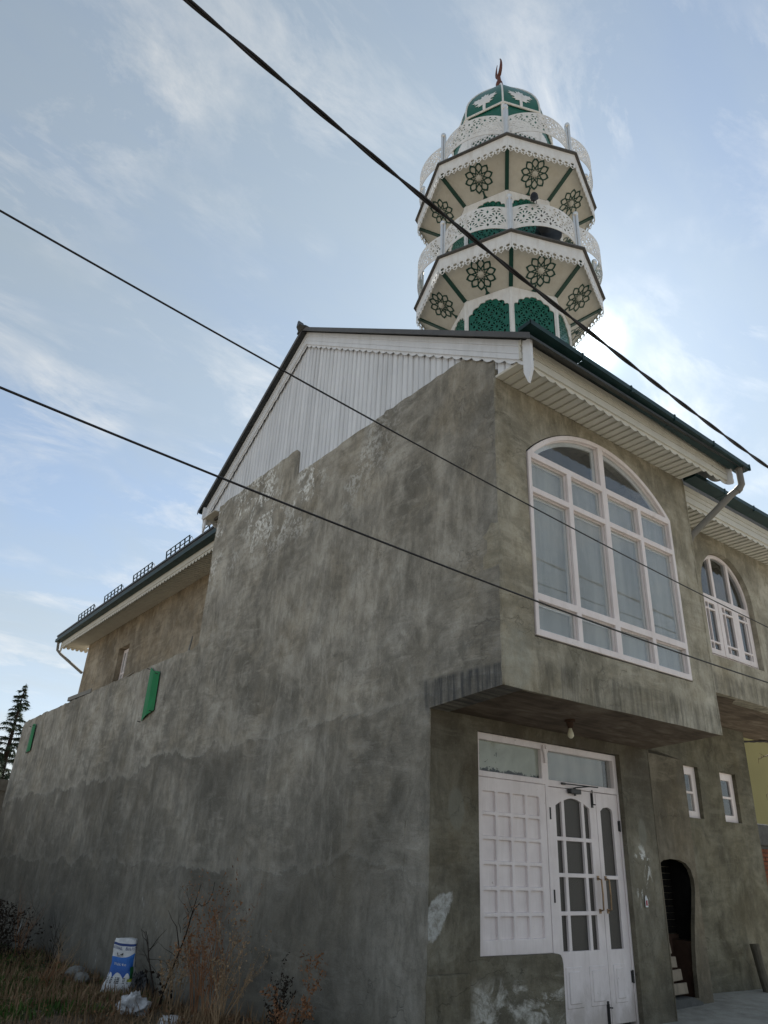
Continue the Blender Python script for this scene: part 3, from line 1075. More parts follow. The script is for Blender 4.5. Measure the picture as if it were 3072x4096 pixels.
part(mb, 'window_film', M['film'], win)

# ---- entrance joinery
FY = 1.0
ent = empty('entrance_frame')
ent.parent = mosque
ent.location = OFF
mb = MB()
mb.sheet([(0.60, -0.203), (0.60, -2.75), (2.80, -2.75), (2.80, -0.203)],
         [rect(0.68, -0.553, 1.555, -0.268), rect(1.655, -0.553, 2.735, -0.268), rect(0.66, -2.72, 1.60, -0.605), rect(1.645, -2.745, 2.775, -0.615)],
         0.09, front_map(FY - 0.012))
part(mb, 'door_frame', M['white_wood'], ent, bevel=0.004)
mb = MB()
mb.box(0.67, FY + 0.03, -0.56, 1.565, FY + 0.036, -0.26)
part(mb, 'whitewashed_pane', M['whitewash'], ent)
mb = MB()
mb.box(1.645, FY + 0.03, -0.56, 2.745, FY + 0.034, -0.26)
part(mb, 'clear_pane', M['glass'], ent)
mb = MB()
mb.box(1.645, FY + 0.08, -0.56, 2.66, FY + 0.084, -0.26)
part(mb, 'pane_film', M['film'], ent)
mb = MB()   # bracket at the frame post
mb.prism([(1.57, -0.225), (1.64, -0.225), (1.645, -0.27), (1.625, -0.31), (1.63, -0.36), (1.615, -0.40), (1.59, -0.40), (1.585, -0.33), (1.565, -0.27)],
         lambda u, v: (u, FY - 0.035, v), lambda u, v: (u, FY - 0.012, v))
mb.tube([(1.605, FY - 0.05, -0.25), (1.605, FY - 0.03, -0.25)], 0.014, 8)
part(mb, 'frame_bracket', M['white_wood'], ent, bevel=0.003)

pan = empty('side_panel')
pan.parent = mosque
pan.location = OFF
pcols = [0.715 + i * 0.205 for i in range(4)]
prow = [-0.905 - i * 0.2075 for i in range(6)]


def rrect(x0, z0, x1, z1, r_, n=3):
    P = []
    for (cx, cz, a) in ((x1 - r_, z1 - r_, 0), (x0 + r_, z1 - r_, 90), (x0 + r_, z0 + r_, 180), (x1 - r_, z0 + r_, 270)):
        P += [(cx + r_ * math.cos(R(a + 90 * i / n)), cz + r_ * math.sin(R(a + 90 * i / n))) for i in range(n + 1)]
    return P


sq = [rrect(x, z, x + 0.172, z + 0.175, 0.014) for x in pcols for z in prow]
mb = MB()
mb.sheet(rect(0.662, -2.065, 1.598, -0.607), sq, 0.036, front_map(FY - 0.006))
part(mb, 'grid_board', M['white_wood'], pan, bevel=0.007, seg=2)
for x in pcols:
    for z in prow:
        mb = MB()
        mb.box(x - 0.004, FY + 0.020, z - 0.004, x + 0.176, FY + 0.026, z + 0.179)
        part(mb, 'panel_square', M['white_wood'], pan)


def arched_top(x0, z0, x1, z1, rise, n=6, sl=0.0):
    P = [(x0, z0), (x1, z0)]
    for i in range(n + 1):
        t = i / n
        P.append((x1 + (x0 - x1) * t, z1 + rise * math.sin(PI * t) + sl * (t - 0.5)))
    return P


def bbox_of(P):
    xs = [p[0] for p in P]
    zs = [p[1] for p in P]
    return min(xs), min(zs), max(xs), max(zs)


def leaf(x0, x1, glz, raised, name_label):
    d = empty('door_leaf')
    d.parent = mosque
    d.location = OFF
    if name_label:
        d['label'] = name_label
    mb = MB()
    mb.sheet(rect(x0, -2.672, x1, -0.619), glz, 0.045, front_map(FY))
    part(mb, 'leaf_board', M['white_wood'], d, bevel=0.005, seg=2)
    for P in glz:
        a, b_, c, e = bbox_of(P)
        mb = MB()
        mb.prism(P, lambda u, v: (u, FY + 0.026, v), lambda u, v: (u, FY + 0.032, v))
        part(mb, 'wire_screen', M['wire_mesh'], d)
    for (a, b_, c, e) in raised:
        mb = MB()
        for k, (ins, dep) in enumerate(((0.0, 0.006), (0.035, 0.014))):
            mb.box(a + ins, FY - dep, b_ + ins, c - ins, FY + 0.004, e - ins)
        part(mb, 'raised_panel', M['white_wood'], d, bevel=0.005)
    return d


zr = [(-1.075, -0.79), (-1.40, -1.112), (-1.73, -1.437), (-2.06, -1.765)]
glz1 = []
for k, (a, b_) in enumerate(zr):
    cc = [(1.752, 1.842), (1.884, 2.155), (2.197, 2.286)]
    for j, (p, q) in enumerate(cc):
        if k == 0:
            if j == 1:
                glz1.append(arched_top(p, a, q, b_ + 0.055, 0.028))
            else:
                P = [(p, a), (q, a)] + ([(q, b_ + 0.045), (p, b_ + 0.0)] if j == 0 else [(q, b_ + 0.0), (p, b_ + 0.045)])
                glz1.append(P)
        else:
            glz1.append(rect(p, a, q, b_))
lf1 = leaf(1.648, 2.398, glz1, [(1.765, -2.51, 2.0, -2.185), (2.105, -2.51, 2.34, -2.185)], 'wide white door leaf with twelve dark screens')
glz2 = [[(2.468, -1.41), (2.674, -1.41), (2.674, -0.80), (2.66, -0.775), (2.60, -0.755), (2.52, -0.765), (2.468, -0.80)], rect(2.468, -2.062, 2.674, -1.445)]
lf2 = leaf(2.403, 2.772, glz2, [(2.475, -2.505, 2.665, -2.185)], 'narrow white door leaf with two tall dark screens')
for d, x in ((lf1, 2.338), (lf2, 2.462)):
    mb = MB()
    mb.tube([(x, FY + 0.002, -1.435), (x, FY - 0.045, -1.45), (x, FY - 0.05, -1.58), (x, FY - 0.045, -1.715), (x, FY + 0.002, -1.73)], 0.009, 8)
    mb.box(x - 0.014, FY - 0.008, -1.455, x + 0.014, FY + 0.001, -1.415)
    mb.box(x - 0.014, FY - 0.008, -1.75, x + 0.014, FY + 0.001, -1.71)
    part(mb, 'handle', M['brass'], d, smooth=False)
for d, x, zs in ((lf1, 1.652, (-0.87, -1.60)), (lf2, 2.768, (-0.93, -2.30))):
    for z in zs:
        mb = MB()
        mb.tube([(x, FY - 0.012, z - 0.055), (x, FY - 0.012, z + 0.055)], 0.009, 8)
        mb.box(x - 0.02, FY - 0.006, z - 0.05, x + 0.02, FY + 0.001, z + 0.05)
        part(mb, 'hinge', M['black_metal'], d)
mb = MB()   # tower bolts
mb.box(2.318, FY - 0.012, -0.775, 2.342, FY + 0.001, -0.63)
mb.tube([(2.33, FY - 0.018, -0.60), (2.33, FY - 0.018, -0.75)], 0.006, 6)
mb.tube([(2.33, FY - 0.018, -0.745), (2.33, FY - 0.05, -0.745)], 0.006, 6)
part(mb, 'bolt', M['black_metal'], lf1)
mb = MB()
mb.box(2.328, FY - 0.012, -2.66, 2.356, FY + 0.001, -2.48)
mb.tube([(2.342, FY - 0.018, -2.50), (2.342, FY - 0.018, -2.67)], 0.007, 6)
mb.tube([(2.342, FY - 0.018, -2.53), (2.37, FY - 0.04, -2.53)], 0.006, 6)
part(mb, 'bolt', M['black_metal'], lf1)
mb = MB()   # door closer with arm
mb.box(1.945, FY - 0.055, -0.662, 2.105, FY - 0.002, -0.615)
mb.tube([(1.955, FY - 0.03, -0.638), (1.935, FY - 0.03, -0.638)], 0.022, 8)
mb.tube([(2.03, FY - 0.03, -0.60), (2.03, FY - 0.03, -0.68)], 0.014, 8)
mb.tube([(2.03, FY - 0.03, -0.602), (2.10, FY - 0.16, -0.59), (2.235, FY - 0.17, -0.588)], 0.007, 6)
mb.tube([(2.235, FY - 0.17, -0.588), (1.86, FY - 0.03, -0.575)], 0.007, 6)
mb.box(1.835, FY - 0.04, -0.585, 1.885, FY - 0.012, -0.565)
part(mb, 'door_closer', M['black_metal'], lf1, bevel=0.003)

# ---- bulb under the slab
lamp = empty('lamp_holder')
lamp.parent = mosque
lamp.location = OFF
mb = MB()
bx, by, bz = 1.44, 0.50, -0.046
mb.lathe([(0.055, 0.01), (0.055, -0.012), (0.035, -0.016), (0.034, -0.05), (0.026, -0.056), (0.024, -0.075)], 16, (bx, by, bz))
part(mb, 'holder', M['firebrick'], lamp, smooth=False)
mb = MB()
mb.lathe([(0.014, -0.07), (0.016, -0.088), (0.022, -0.103), (0.029, -0.122), (0.031, -0.138), (0.026, -0.156), (0.014, -0.168), (0.003, -0.171)], 16, (bx, by, bz))
part(mb, 'light_bulb', M['bulb'], lamp, smooth=True)

# ---- roof of the front block
RX = -0.015                        # plane of the gable boards
RIDGE_Y, RIDGE_Z, PITCH = 4.08, 6.19, 0.656


def rake(y):
    return RIDGE_Z - PITCH * abs(y - RIDGE_Y)


YF, YB = -0.47, 7.20
prof = [(YF - 0.10, rake(YF - 0.10) + 0.06), (RIDGE_Y, RIDGE_Z + 0.06), (YB + 0.14, rake(YB + 0.14) + 0.06),
        (YB + 0.14, rake(YB + 0.14) + 0.09), (RIDGE_Y, RIDGE_Z + 0.095), (YF - 0.10, rake(YF - 0.10) + 0.09)]
mb = MB()
mb.prism(prof, lambda u, v: (-0.13, u, v), lambda u, v: (3.74, u, v))
part(mb, 'roof', M['roof'])
for xa, xb in ((-0.142, -0.131), (3.742, 3.755)):
    mb = MB()       # verge flashing
    for (ya, yb) in ((YF - 0.12, RIDGE_Y), (RIDGE_Y, YB + 0.15)):
        mb.hexa([(xa, ya, rake(ya) + 0.03), (xb, ya, rake(ya) + 0.03), (xb, yb, rake(yb) + 0.03), (xa, yb, rake(yb) + 0.03)],
                [(xa, ya, rake(ya) + 0.098), (xb, ya, rake(ya) + 0.098), (xb, yb, rake(yb) + 0.104), (xa, yb, rake(yb) + 0.104)])
    part(mb, 'verge_flashing', M['flash'])
mb = MB()       # ridge cap with upturned end
mb.prism([(RIDGE_Y - 0.13, RIDGE_Z + 0.02), (RIDGE_Y, RIDGE_Z + 0.11), (RIDGE_Y + 0.13, RIDGE_Z + 0.02), (RIDGE_Y + 0.13, RIDGE_Z + 0.05), (RIDGE_Y, RIDGE_Z + 0.14), (RIDGE_Y - 0.13, RIDGE_Z + 0.05)],
         lambda u, v: (-0.16, u, v), lambda u, v: (3.77, u, v))
mb.hexa([(-0.15, RIDGE_Y - 0.10, RIDGE_Z + 0.04), (-0.15, RIDGE_Y + 0.10, RIDGE_Z + 0.04), (-0.15, RIDGE_Y + 0.03, RIDGE_Z + 0.15), (-0.15, RIDGE_Y - 0.03, RIDGE_Z + 0.15)],
        [(-0.22, RIDGE_Y - 0.05, RIDGE_Z + 0.09), (-0.22, RIDGE_Y + 0.06, RIDGE_Z + 0.09), (-0.22, RIDGE_Y + 0.03, RIDGE_Z + 0.19), (-0.22, RIDGE_Y, RIDGE_Z + 0.19)])
part(mb, 'ridge_cap', M['roof'])

# gable boards: profiled rake boards and scalloped fringe
for xs, xn in ((RX, -1), (3.66, 1)):
    for (ya, yb) in ((YF, RIDGE_Y), (YB, RIDGE_Y)):
        mb = MB()
        for (zt, zb, th) in ((0.045, -0.03, 0.030), (-0.03, -0.06, 0.018), (-0.06, -0.12, 0.026), (-0.12, -0.135, 0.018), (-0.135, -0.19, 0.028)):
            mb.hexa([(xs, ya, rake(ya) + zb), (xs + xn * th, ya, rake(ya) + zb), (xs + xn * th, ya, rake(ya) + zt), (xs, ya, rake(ya) + zt)],
                    [(xs, yb, rake(yb) + zb), (xs + xn * th, yb, rake(yb) + zb), (xs + xn * th, yb, rake(yb) + zt), (xs, yb, rake(yb) + zt)])
        part(mb, 'rake_board', M['white'])
        # fringe
        n = int(abs(yb - ya) / 0.152)
        pts = [(0, 0.03)]
        for i in range(n):
            for k in range(7):
                t = k / 6
                drop = 0.03 + (0.034 if ya < RIDGE_Y else 0.024) * (math.sin(PI * t) ** 0.8) * (0.7 + 0.5 * t)
                pts.append(((i + t * 0.98 + 0.01) / n, -drop))
        pts.append((1, 0.03))
        sg = 1 if yb > ya else -1
        L = abs(yb - ya)
        pl = [(p[0] * L, p[1]) for p in pts]
        mb = MB()
        mb.sheet(pl, [], 0.006, lambda u, v, w, ya=ya, sg=sg, xs=xs, xn=xn: (xs + xn * (0.008 + w), ya + sg * u, rake(ya + sg * u) - 0.18 + v))
        part(mb, 'scalloped_fringe', M['white'])
# pointed corner boards where rake meets eave
for xs in (RX - 0.03,):
    for (yc, sg) in ((YF, -1), (YB, 1)):
        z1 = rake(yc) + 0.05
        mb = MB()
        mb.prism([(yc - 0.05, z1), (yc + 0.05, z1), (yc + 0.05, z1 - 0.36), (yc + 0.03, z1 - 0.42), (yc, z1 - 0.50), (yc - 0.03, z1 - 0.42), (yc - 0.05, z1 - 0.36)],
                 lambda u, v: (xs - 0.004, u, v), lambda u, v: (xs + 0.028, u, v))
        part(mb, 'corner_board', M['white'])

# gable cladding, one panel at a time
gab = empty('gable')
gab.parent = mosque
gab.location = OFF
gab['label'] = 'white ribbed metal gable above the plaster'


def clad_bottom(y):
    if y < 0.0:
        return 3.11
    if y < 0.45:
        return 3.2
    if y < 3.96:
        return 3.53
    if y < 6.66:
        return 3.98
    return 4.06 - 0.1


yy = -0.44
pr = random.Random(11)
while yy < 7.0:
    w = 0.106
    ym = yy + w / 2
    zt = rake(ym) - 0.09
    zb = clad_bottom(ym)
    if zt - zb > 0.03:
        if abs(yy - 3.96) < w / 2:
            zb = 3.53
        tl = pr.uniform(-0.002, 0.002)
        prof = [(yy, 0.046), (yy, 0.034 + tl), (yy + 0.007, 0.015 + tl), (yy + 0.016, 0.008 + tl), (yy + 0.026, 0.015 + tl), (yy + w - 0.009, 0.018 + tl), (yy + w - 0.002, 0.034 + tl), (yy + w - 0.002, 0.046)]
        mb = MB()
        mb.prism(prof, lambda u, v: (v, u, zb), lambda u, v: (v, u, zt))
        part(mb, 'cladding_panel', M['ribbed'], gab)
    yy += w
mb = MB()
mb.prism([(-0.44, 3.12), (-0.44, rake(-0.44) - 0.13), (RIDGE_Y, RIDGE_Z - 0.14), (7.0, rake(7.0) - 0.13), (7.0, 3.9)],
         lambda u, v: (0.05, u, v), lambda u, v: (0.09, u, v))
part(mb, 'backing_board', M['interior'], gab)
mb = MB()
mb.prism([(0.2, 3.3), (0.2, rake(0.2) - 0.05), (RIDGE_Y, RIDGE_Z - 0.05), (6.7, rake(6.7) - 0.05), (6.7, 1.2), (1.65, 1.2), (1.65, 3.3)],
         lambda u, v: (3.28, u, v), lambda u, v: (3.325, u, v))
part(mb, 'end_wall', M['plaster_front'])
mb = MB()
mb.box(0.24, 6.45, -3.5, 3.3, 6.67, 4.04)
part(mb, 'back_wall', M['plaster_hall'])


# ---- eaves: soffit slats, fascia, fringe, gutter
def eave(x0, x1, ywall, zs, ov, gut=(0.0, 0.0), slat=0.113, end_caps=True, name_l=None, gx=None):
    """eave along X, soffit at zs from wall plane ywall out to ywall-ov"""
    sf = empty('soffit')
    sf.parent = mosque
    sf.location = OFF
    if name_l:
        sf['label'] = name_l
    mb = MB()
    w = slat - 0.004
    mb.prism([(0, 0), (0.004, -0.012), (0.014, -0.004), (w, 0.004), (w, 0.014), (0, 0.014)],
             lambda u, v: (u, ywall - 0.001, v), lambda u, v: (u, ywall - ov, v))
    n = int((x1 - x0) / slat)
    o0 = None
    for i in range(n):
        if o0 is None:
            o0 = mb.build('soffit_slat', M['cream'], sf)
            o0.location = (x0 + 0.002, 0, zs)
        else:
            dup(o0, sf, (x0 + i * slat + 0.002, 0, zs + pr.uniform(-0.0015, 0.0015)))
    yf = ywall - ov
    mb = MB()
    for (zt, zb, th) in ((0.19, 0.125, 0.035), (0.125, 0.105, 0.02), (0.105, 0.06, 0.028), (0.06, 0.04, 0.018), (0.04, -0.035, 0.030)):
        mb.box(x0 - 0.06, yf - th, zs + zb, x1 + gx[1] if gx else x1, yf, zs + zt)
    part(mb, 'fascia', M['cream'])
    L = (x1 + (gx[1] if gx else 0)) - x0
    nn = int(L / 0.15)
    pts = [(0, 0.03)]
    for i in range(nn):
        for k in range(7):
            t = k / 6
            pts.append((L * (i + 0.01 + 0.98 * t) / nn, -0.022 - 0.034 * math.sin(PI * t) ** 0.75 * (0.75 + 0.4 * t)))
    pts.append((L, 0.03))
    mb = MB()
    mb.sheet(pts, [], 0.006, lambda u, v, w: (x0 + u, yf - 0.008 + -w, zs - 0.035 + v))
    part(mb, 'scalloped_fringe', M['cream'])


def gutter(x0, x1, yin, yout, z0, z1, h=0.055, seglen=0.78):
    """open box gutter along X, bottom at z0 (left) .. z1 (right)"""
    g = empty('gutter')
    g.parent = mosque
    g.location = OFF
    n = max(1, round((x1 - x0) / seglen))
    for i in range(n):
        a = x0 + (x1 - x0) * i / n
        b_ = x0 + (x1 - x0) * (i + 1) / n - 0.006
        za = z0 + (z1 - z0) * (i / n) - 0.002 * (i % 2)
        zb = z0 + (z1 - z0) * ((i + 1) / n) - 0.002 * (i % 2)
        mb = MB()
        t = 0.006
        prof = [(yin, 0), (yout, 0.012), (yout, h + 0.012), (yout + 0.018, h + 0.012), (yout + 0.018, h + 0.004), (yout + t, h), (yout + t, t + 0.012), (yin, t)]
        mb.prism(prof, lambda u, v: (a, u, za + v), lambda u, v: (b_, u, zb + v))
        if i in (0, n - 1):
            xx = a if i == 0 else b_
            zz = za if i == 0 else zb
            mb.hexa([(xx, yin, zz), (xx, yout, zz + 0.012), (xx, yout, zz + h), (xx, yin, zz + h)],
                    [(xx + 0.005, yin, zz), (xx + 0.005, yout, zz + 0.012), (xx + 0.005, yout, zz + h), (xx + 0.005, yin, zz + h)])
        part(mb, 'gutter_length', M['gutter'], g)
        mb = MB()
        xm = b_ - 0.03
        mb.box(xm, yout - 0.006, zb - 0.004, xm + 0.022, yout + 0.02, zb + h + 0.022)
        mb.tube([(xm + 0.011, yout + 0.01, zb + h + 0.015), (xm + 0.011, yin, zb + 0.17)], 0.008, 5)
        part(mb, 'gutter_bracket', M['gutter'], g)
    return g


eave(0.0, 3.36, 0.0, 3.10, 0.38, name_l='slatted cream soffit above the big arched window', gx=(0, 0.30))
gutter(-0.14, 3.88, -0.45, -0.615, 3.305, 3.20)
# right gable overhang underside
mb = MB()
for ya in np.arange(-0.42, RIDGE_Y, 0.2):
    yb = ya + 0.194
    mb.hexa([(3.335, ya, rake(ya) - 0.10), (3.655, ya, rake(ya) - 0.10), (3.655, yb, rake(yb) - 0.10), (3.335, yb, rake(yb) - 0.10)],
            [(3.335, ya, rake(ya) - 0.085), (3.655, ya, rake(ya) - 0.085), (3.655, yb, rake(yb) - 0.085), (3.335, yb, rake(yb) - 0.085)])
part(mb, 'verge_soffit', M['cream'])
# downpipe at the right end
mb = MB()
mb.tube([(3.74, -0.53, 3.22), (3.74, -0.53, 2.99), (3.72, -0.50, 2.93), (3.66, -0.42, 2.86), (3.36, 0.0, 2.36), (3.37, 0.06, 2.28), (3.37, 0.10, 2.1)], 0.040, 12)
mb.tube([(3.725, -0.505, 2.945), (3.70, -0.475, 2.905)], 0.046, 12)
mb.tube([(3.74, -0.53, 3.25), (3.74, -0.53, 3.17)], 0.046, 12)
part(mb, 'downpipe', M['pipe'], smooth=False)

# back eave of the front block (short end seen on the left)
mb = MB()
mb.box(-0.10, YB + 0.03, rake(YB) - 0.03, 3.7, YB + 0.17, rake(YB) + 0.03)
part(mb, 'back_gutter', M['gutter'])
mb = MB()
mb.box(-0.10, YB - 0.03, rake(YB) - 0.20, 3.65, YB, rake(YB) + 0.03)
part(mb, 'back_fascia', M['white'])
mb = MB()
for x in np.arange(-0.08, 3.6, 0.113):
    mb.box(x, 6.69, rake(YB) - 0.20, x + 0.109, YB - 0.03, rake(YB) - 0.185)
part(mb, 'back_soffit', M['cream'])
pts = [(0, 0.03)]
for i in range(20):
    for k in range(7):
        t = k / 6
        pts.append((3.7 * (i + 0.01 + 0.98 * t) / 20, -0.03 - 0.06 * math.sin(PI * t) ** 0.6))
pts.append((3.7, 0.03))
mb = MB()
mb.sheet(pts, [], 0.006, lambda u, v, w: (-0.08 + u, YB - w - 0.012, rake(YB) - 0.20 + v))
part(mb, 'scalloped_fringe', M['white'])


def snow_guard(p0, p1, nposts, h, lean, curl=True):
    p0, p1 = Vector(p0), Vector(p1)
    mb = MB()
    top = Vector(lean) * h
    for i in range(nposts):
        p = p0.lerp(p1, i / (nposts - 1))
        mb.tube([p, p + top], 0.015, 5)
    for fr_ in (0.62, 0.98):
        mb.tube([p0 + top * fr_, p1 + top * fr_], 0.011, 5)
    if curl:
        d = (p1 - p0).normalized()
        c = [p1 + top * 0.5 + d * (0.05 * k) + top * (0.28 * math.sin(k * 0.9)) for k in range(6)]
        mb.tube(c, 0.007, 5)
    return part(mb, 'snow_guard', M['gutter'])


ey = -0.36
ez = rake(ey) + 0.15
snow_guard((2.60, ey, ez), (3.86 - 0.25, ey, ez), 7, 0.13, (0, -0.25, 1))
snow_guard((0.55, ey, ez), (1.08, ey, ez), 3, 0.13, (0, -0.25, 1))

# ================================================================== right wing
WY = 0.45
cxw, rw, spr = 4.895, 0.645, 2.02
arch = [(cxw - rw, 1.14), (cxw + rw, 1.14)] + arc(cxw, spr, rw, 0, PI, 22)
mb = MB()
mb.sheet([(3.332, 0.652), (9.0, 0.652), (9.0, 3.1), (3.332, 3.1)], [arch], 0.22, front_map(WY), 0.2)
part(mb, 'wing_wall', M['plaster_front'], wob=0.008)
mb = MB()
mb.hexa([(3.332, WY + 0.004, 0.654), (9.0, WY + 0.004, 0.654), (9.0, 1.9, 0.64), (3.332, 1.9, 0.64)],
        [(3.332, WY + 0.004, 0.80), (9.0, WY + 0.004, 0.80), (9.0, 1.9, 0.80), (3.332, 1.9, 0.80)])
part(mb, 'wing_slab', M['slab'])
mb = MB()
mb.box(3.34, 2.3, 0.8, 9.0, 2.4, 3.1)
mb.box(3.34, 0.68, 2.95, 9.0, 2.3, 3.05)
part(mb, 'wing_room', M['interior'])
eave(3.335, 9.0, WY, 2.88, 0.40, name_l='slatted cream soffit above the small arched window', gx=(0, 0.3))
gutter(3.34, 9.2, WY - 0.46, WY - 0.62, 3.10, 3.09)
# wing roof
mb = MB()
mb.prism([(-0.12, 3.14), (4.3, 3.14 + 4.42 * 0.6), (9.0, 3.2), (9.0, 3.25), (4.3, 3.19 + 4.42 * 0.6), (-0.12, 3.18)],
         lambda u, v: (3.36, u, v), lambda u, v: (9.3, u, v))
part(mb, 'wing_roof', M['roof'])

ww = empty('small_arched_window')
ww.parent = mosque
ww.location = OFF
ww['label'] = 'small arched white window with three casements in the right wing'
WF = 0.515
fr_out = [(cxw - rw + 0.004, 1.145), (cxw + rw - 0.004, 1.145)] + arc(cxw, spr, rw - 0.004, 0, PI, 22)


def wlight(xa, xb, zb, r_):
    P = [(xa, zb), (xb, zb)]
    for i in range(9):
        xx = xb + (xa - xb) * i / 8
        P.append((xx, spr + math.sqrt(max(r_ * r_ - (xx - cxw) ** 2, 0.0004))))
    return P


rin = rw - 0.05
topl = [wlight(cxw - rin + 0.005, 4.650, 2.005, rin), wlight(4.705, 5.085, 2.005, rin), wlight(5.14, cxw + rin - 0.005, 2.005, rin)]
mb = MB()
mb.sheet(fr_out, topl + [rect(cxw - rw + 0.035, 1.185, cxw + rw - 0.035, 1.945)], 0.07, front_map(WF))
part(mb, 'frame', M['white_wood'], ww, bevel=0.003)
for P in topl:
    mb = MB()
    mb.prism(P, lambda u, v: (u, WF + 0.03, v), lambda u, v: (u, WF + 0.034, v))
    part(mb, 'pane', M['glass_dark'], ww)
lx = [cxw - rw + 0.037, 4.68, 5.11, cxw + rw - 0.037]
for i in range(3):
    a, b_ = lx[i] + 0.002, lx[i + 1] - 0.002
    g = []
    xs = [(a + 0.085, a + 0.145), (a + 0.165, b_ - 0.085)] if i < 2 else [(a + 0.085, b_ - 0.145), (b_ - 0.125, b_ - 0.085)]
    for (p, q) in xs:
        for (c, d) in ((1.255, 1.34), (1.365, 1.79), (1.815, 1.885)):
            g.append(rect(p, c, q, d))
    mb = MB()
    mb.sheet(rect(a, 1.187, b_, 1.943), g, 0.04, front_map(WF - 0.012 - 0.004 * (i % 2)))
    part(mb, 'casement', M['white_wood'], ww, bevel=0.003)
    for P in g:
        mb = MB()
        mb.prism(P, lambda u, v: (u, WF + 0.012, v), lambda u, v: (u, WF + 0.016, v))
        part(mb, 'pane', M['glass_dark'], ww)

# lower wall of the wing with two small windows
LY = 1.65
wins = [(5.16, 5.61), (6.17, 6.61)]
mb = MB()
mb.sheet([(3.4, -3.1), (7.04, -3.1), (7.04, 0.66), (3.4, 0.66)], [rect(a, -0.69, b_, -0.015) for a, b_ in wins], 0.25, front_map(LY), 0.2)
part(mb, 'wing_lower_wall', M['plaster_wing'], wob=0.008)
mb = MB()
mb.box(6.8, LY + 0.252, -3.1, 7.038, 7.0, 0.66)
mb.box(3.5, 3.0, -3.1, 6.8, 3.1, 0.66)
part(mb, 'wing_end_wall', M['plaster_lower'])
for a, b_ in wins:
    w_ = empty('small_window')
    w_.parent = mosque
    w_.location = OFF
    y0 = LY + 0.062
    xa, xb = a - 0.01, b_ + 0.0
    g = [rect(xa + 0.10, -0.345, xb - 0.10, -0.125), rect(xa + 0.10, -0.60, xb - 0.10, -0.375)]
    mb = MB()
    mb.sheet(rect(xa, -0.70, xb + 0.03, -0.01), g, 0.05, front_map(y0))
    part(mb, 'frame', M['white_wood'], w_, bevel=0.004)
    for P in g:
        mb = MB()
        mb.prism(P, lambda u, v: (u, y0 + 0.02, v), lambda u, v: (u, y0 + 0.024, v))
        part(mb, 'pane', M['glass_dark'], w_)

# furnace niche block in front of that wall
mb = MB()
prof = [(3.70, -3.0), (4.66, -3.0), (4.66, -0.045), (3.36, -0.03), (3.36, -3.0)]
niche = [(3.72, -2.62), (4.37, -2.62), (4.38, -2.35), (4.42, -2.1), (4.47, -1.9), (4.535, -1.7), (4.575, -1.55), (4.575, -1.43), (4.53, -1.33), (4.44, -1.265), (4.32, -1.235), (4.15, -1.225), (3.98, -1.245), (3.85, -1.30), (3.76, -1.38), (3.72, -1.5)]
mb.sheet([(3.36, -3.0), (4.66, -3.0), (4.66, -0.045), (3.36, -0.03)], [niche], 0.05, front_map(1.30), 0.12)
mb.hexa([(3.36, 1.302, -0.032), (4.658, 1.302, -0.047), (4.658, 1.648, 0.09), (3.36, 1.648, 0.10)],
        [(3.36, 1.302, -0.09), (4.658, 1.302, -0.10), (4.658, 1.648, -0.10), (3.36, 1.648, -0.09)])
mb.box(4.62, 1.352, -3.0, 4.658, 1.648, -0.11)
part(mb, 'furnace_block', M['plaster_block'], wob=0.012)
nb = empty('furnace_niche')
nb.parent = mosque
nb.location = OFF
# soot covered brick lining in courses
bk = random.Random(21)
for i in range(12):
    for j in range(6):
        x = 3.36 + j * 0.21 + (0.10 if i % 2 else 0.0)
        z = -2.02 + i * 0.072
        mb = MB()
        mb.box(x, 1.625 + bk.uniform(-0.006, 0.006), z, x + 0.20, 1.645, z + 0.064)
        part(mb, 'sooty_brick', M['soot'], nb)
mb = MB()
mb.box(3.37, 1.6, -3.0, 4.59, 1.646, -2.03)
mb.box(4.44, 1.352, -3.0, 4.618, 1.598, -2.08)
part(mb, 'bare_render', M['firebrick'], nb)
mb = MB()
mb.box(4.585, 1.352, -2.075, 4.618, 1.62, -1.2)
mb.box(3.37, 1.352, -1.20, 4.618, 1.647, -1.15)
mb.box(3.37, 1.612, -1.25, 4.59, 1.646, -1.19)
part(mb, 'soot_lining', M['soot'], nb)
mb = MB()
mb.sheet([(3.70, -2.75), (4.38, -2.75), (4.39, -2.66), (4.2, -2.60), (3.9, -2.61), (3.70, -2.58)], [], 0.26, front_map(1.27), 0.08)
part(mb, 'rubble_sill', M['coping'], nb, wob=0.02)

# ================================================================== hall behind (left)
HX, HZ, HE = 1.0, 3.73, 0.413
mb = MB()
mb.sheet([(6.7, -3.5), (17.35, -3.5), (17.35, 3.9), (6.7, 3.9)], [rect(13.55, 2.0, 14.36, 3.08)], 0.3, side_map(HX), 0.5)
part(mb, 'hall_wall', M['plaster_hall'], wob=0.012)
mb = MB()
mb.box(1.302, 17.05, -3.5, 9, 17.34, 3.9)
part(mb, 'hall_gable_wall', M['plaster_hall'])
hw = empty('hall_window')
hw.parent = mosque
hw.location = OFF
mb = MB()
g = [rect(13.95 + 0.0, 2.05, 14.10, 2.42), rect(13.95, 2.47, 14.10, 2.98), rect(14.15, 2.05, 14.29, 2.42), rect(14.15, 2.47, 14.29, 2.98), rect(13.62, 2.05, 13.9, 2.42), rect(13.62, 2.47, 13.9, 2.98)]
mb.sheet(rect(13.56, 2.0, 14.35, 3.06), g, 0.06, side_map(HX + 0.14))
part(mb, 'frame', M['white_wood'], hw)
for P in g:
    mb = MB()
    mb.prism(P, lambda u, v: (HX + 0.16, u, v), lambda u, v: (HX + 0.164, u, v))
    part(mb, 'pane', M['film'], hw)
hs = empty('hall_soffit')
hs.parent = mosque
hs.location = OFF
hs['label'] = 'slatted cream soffit of the long hall behind'
mb = MB()
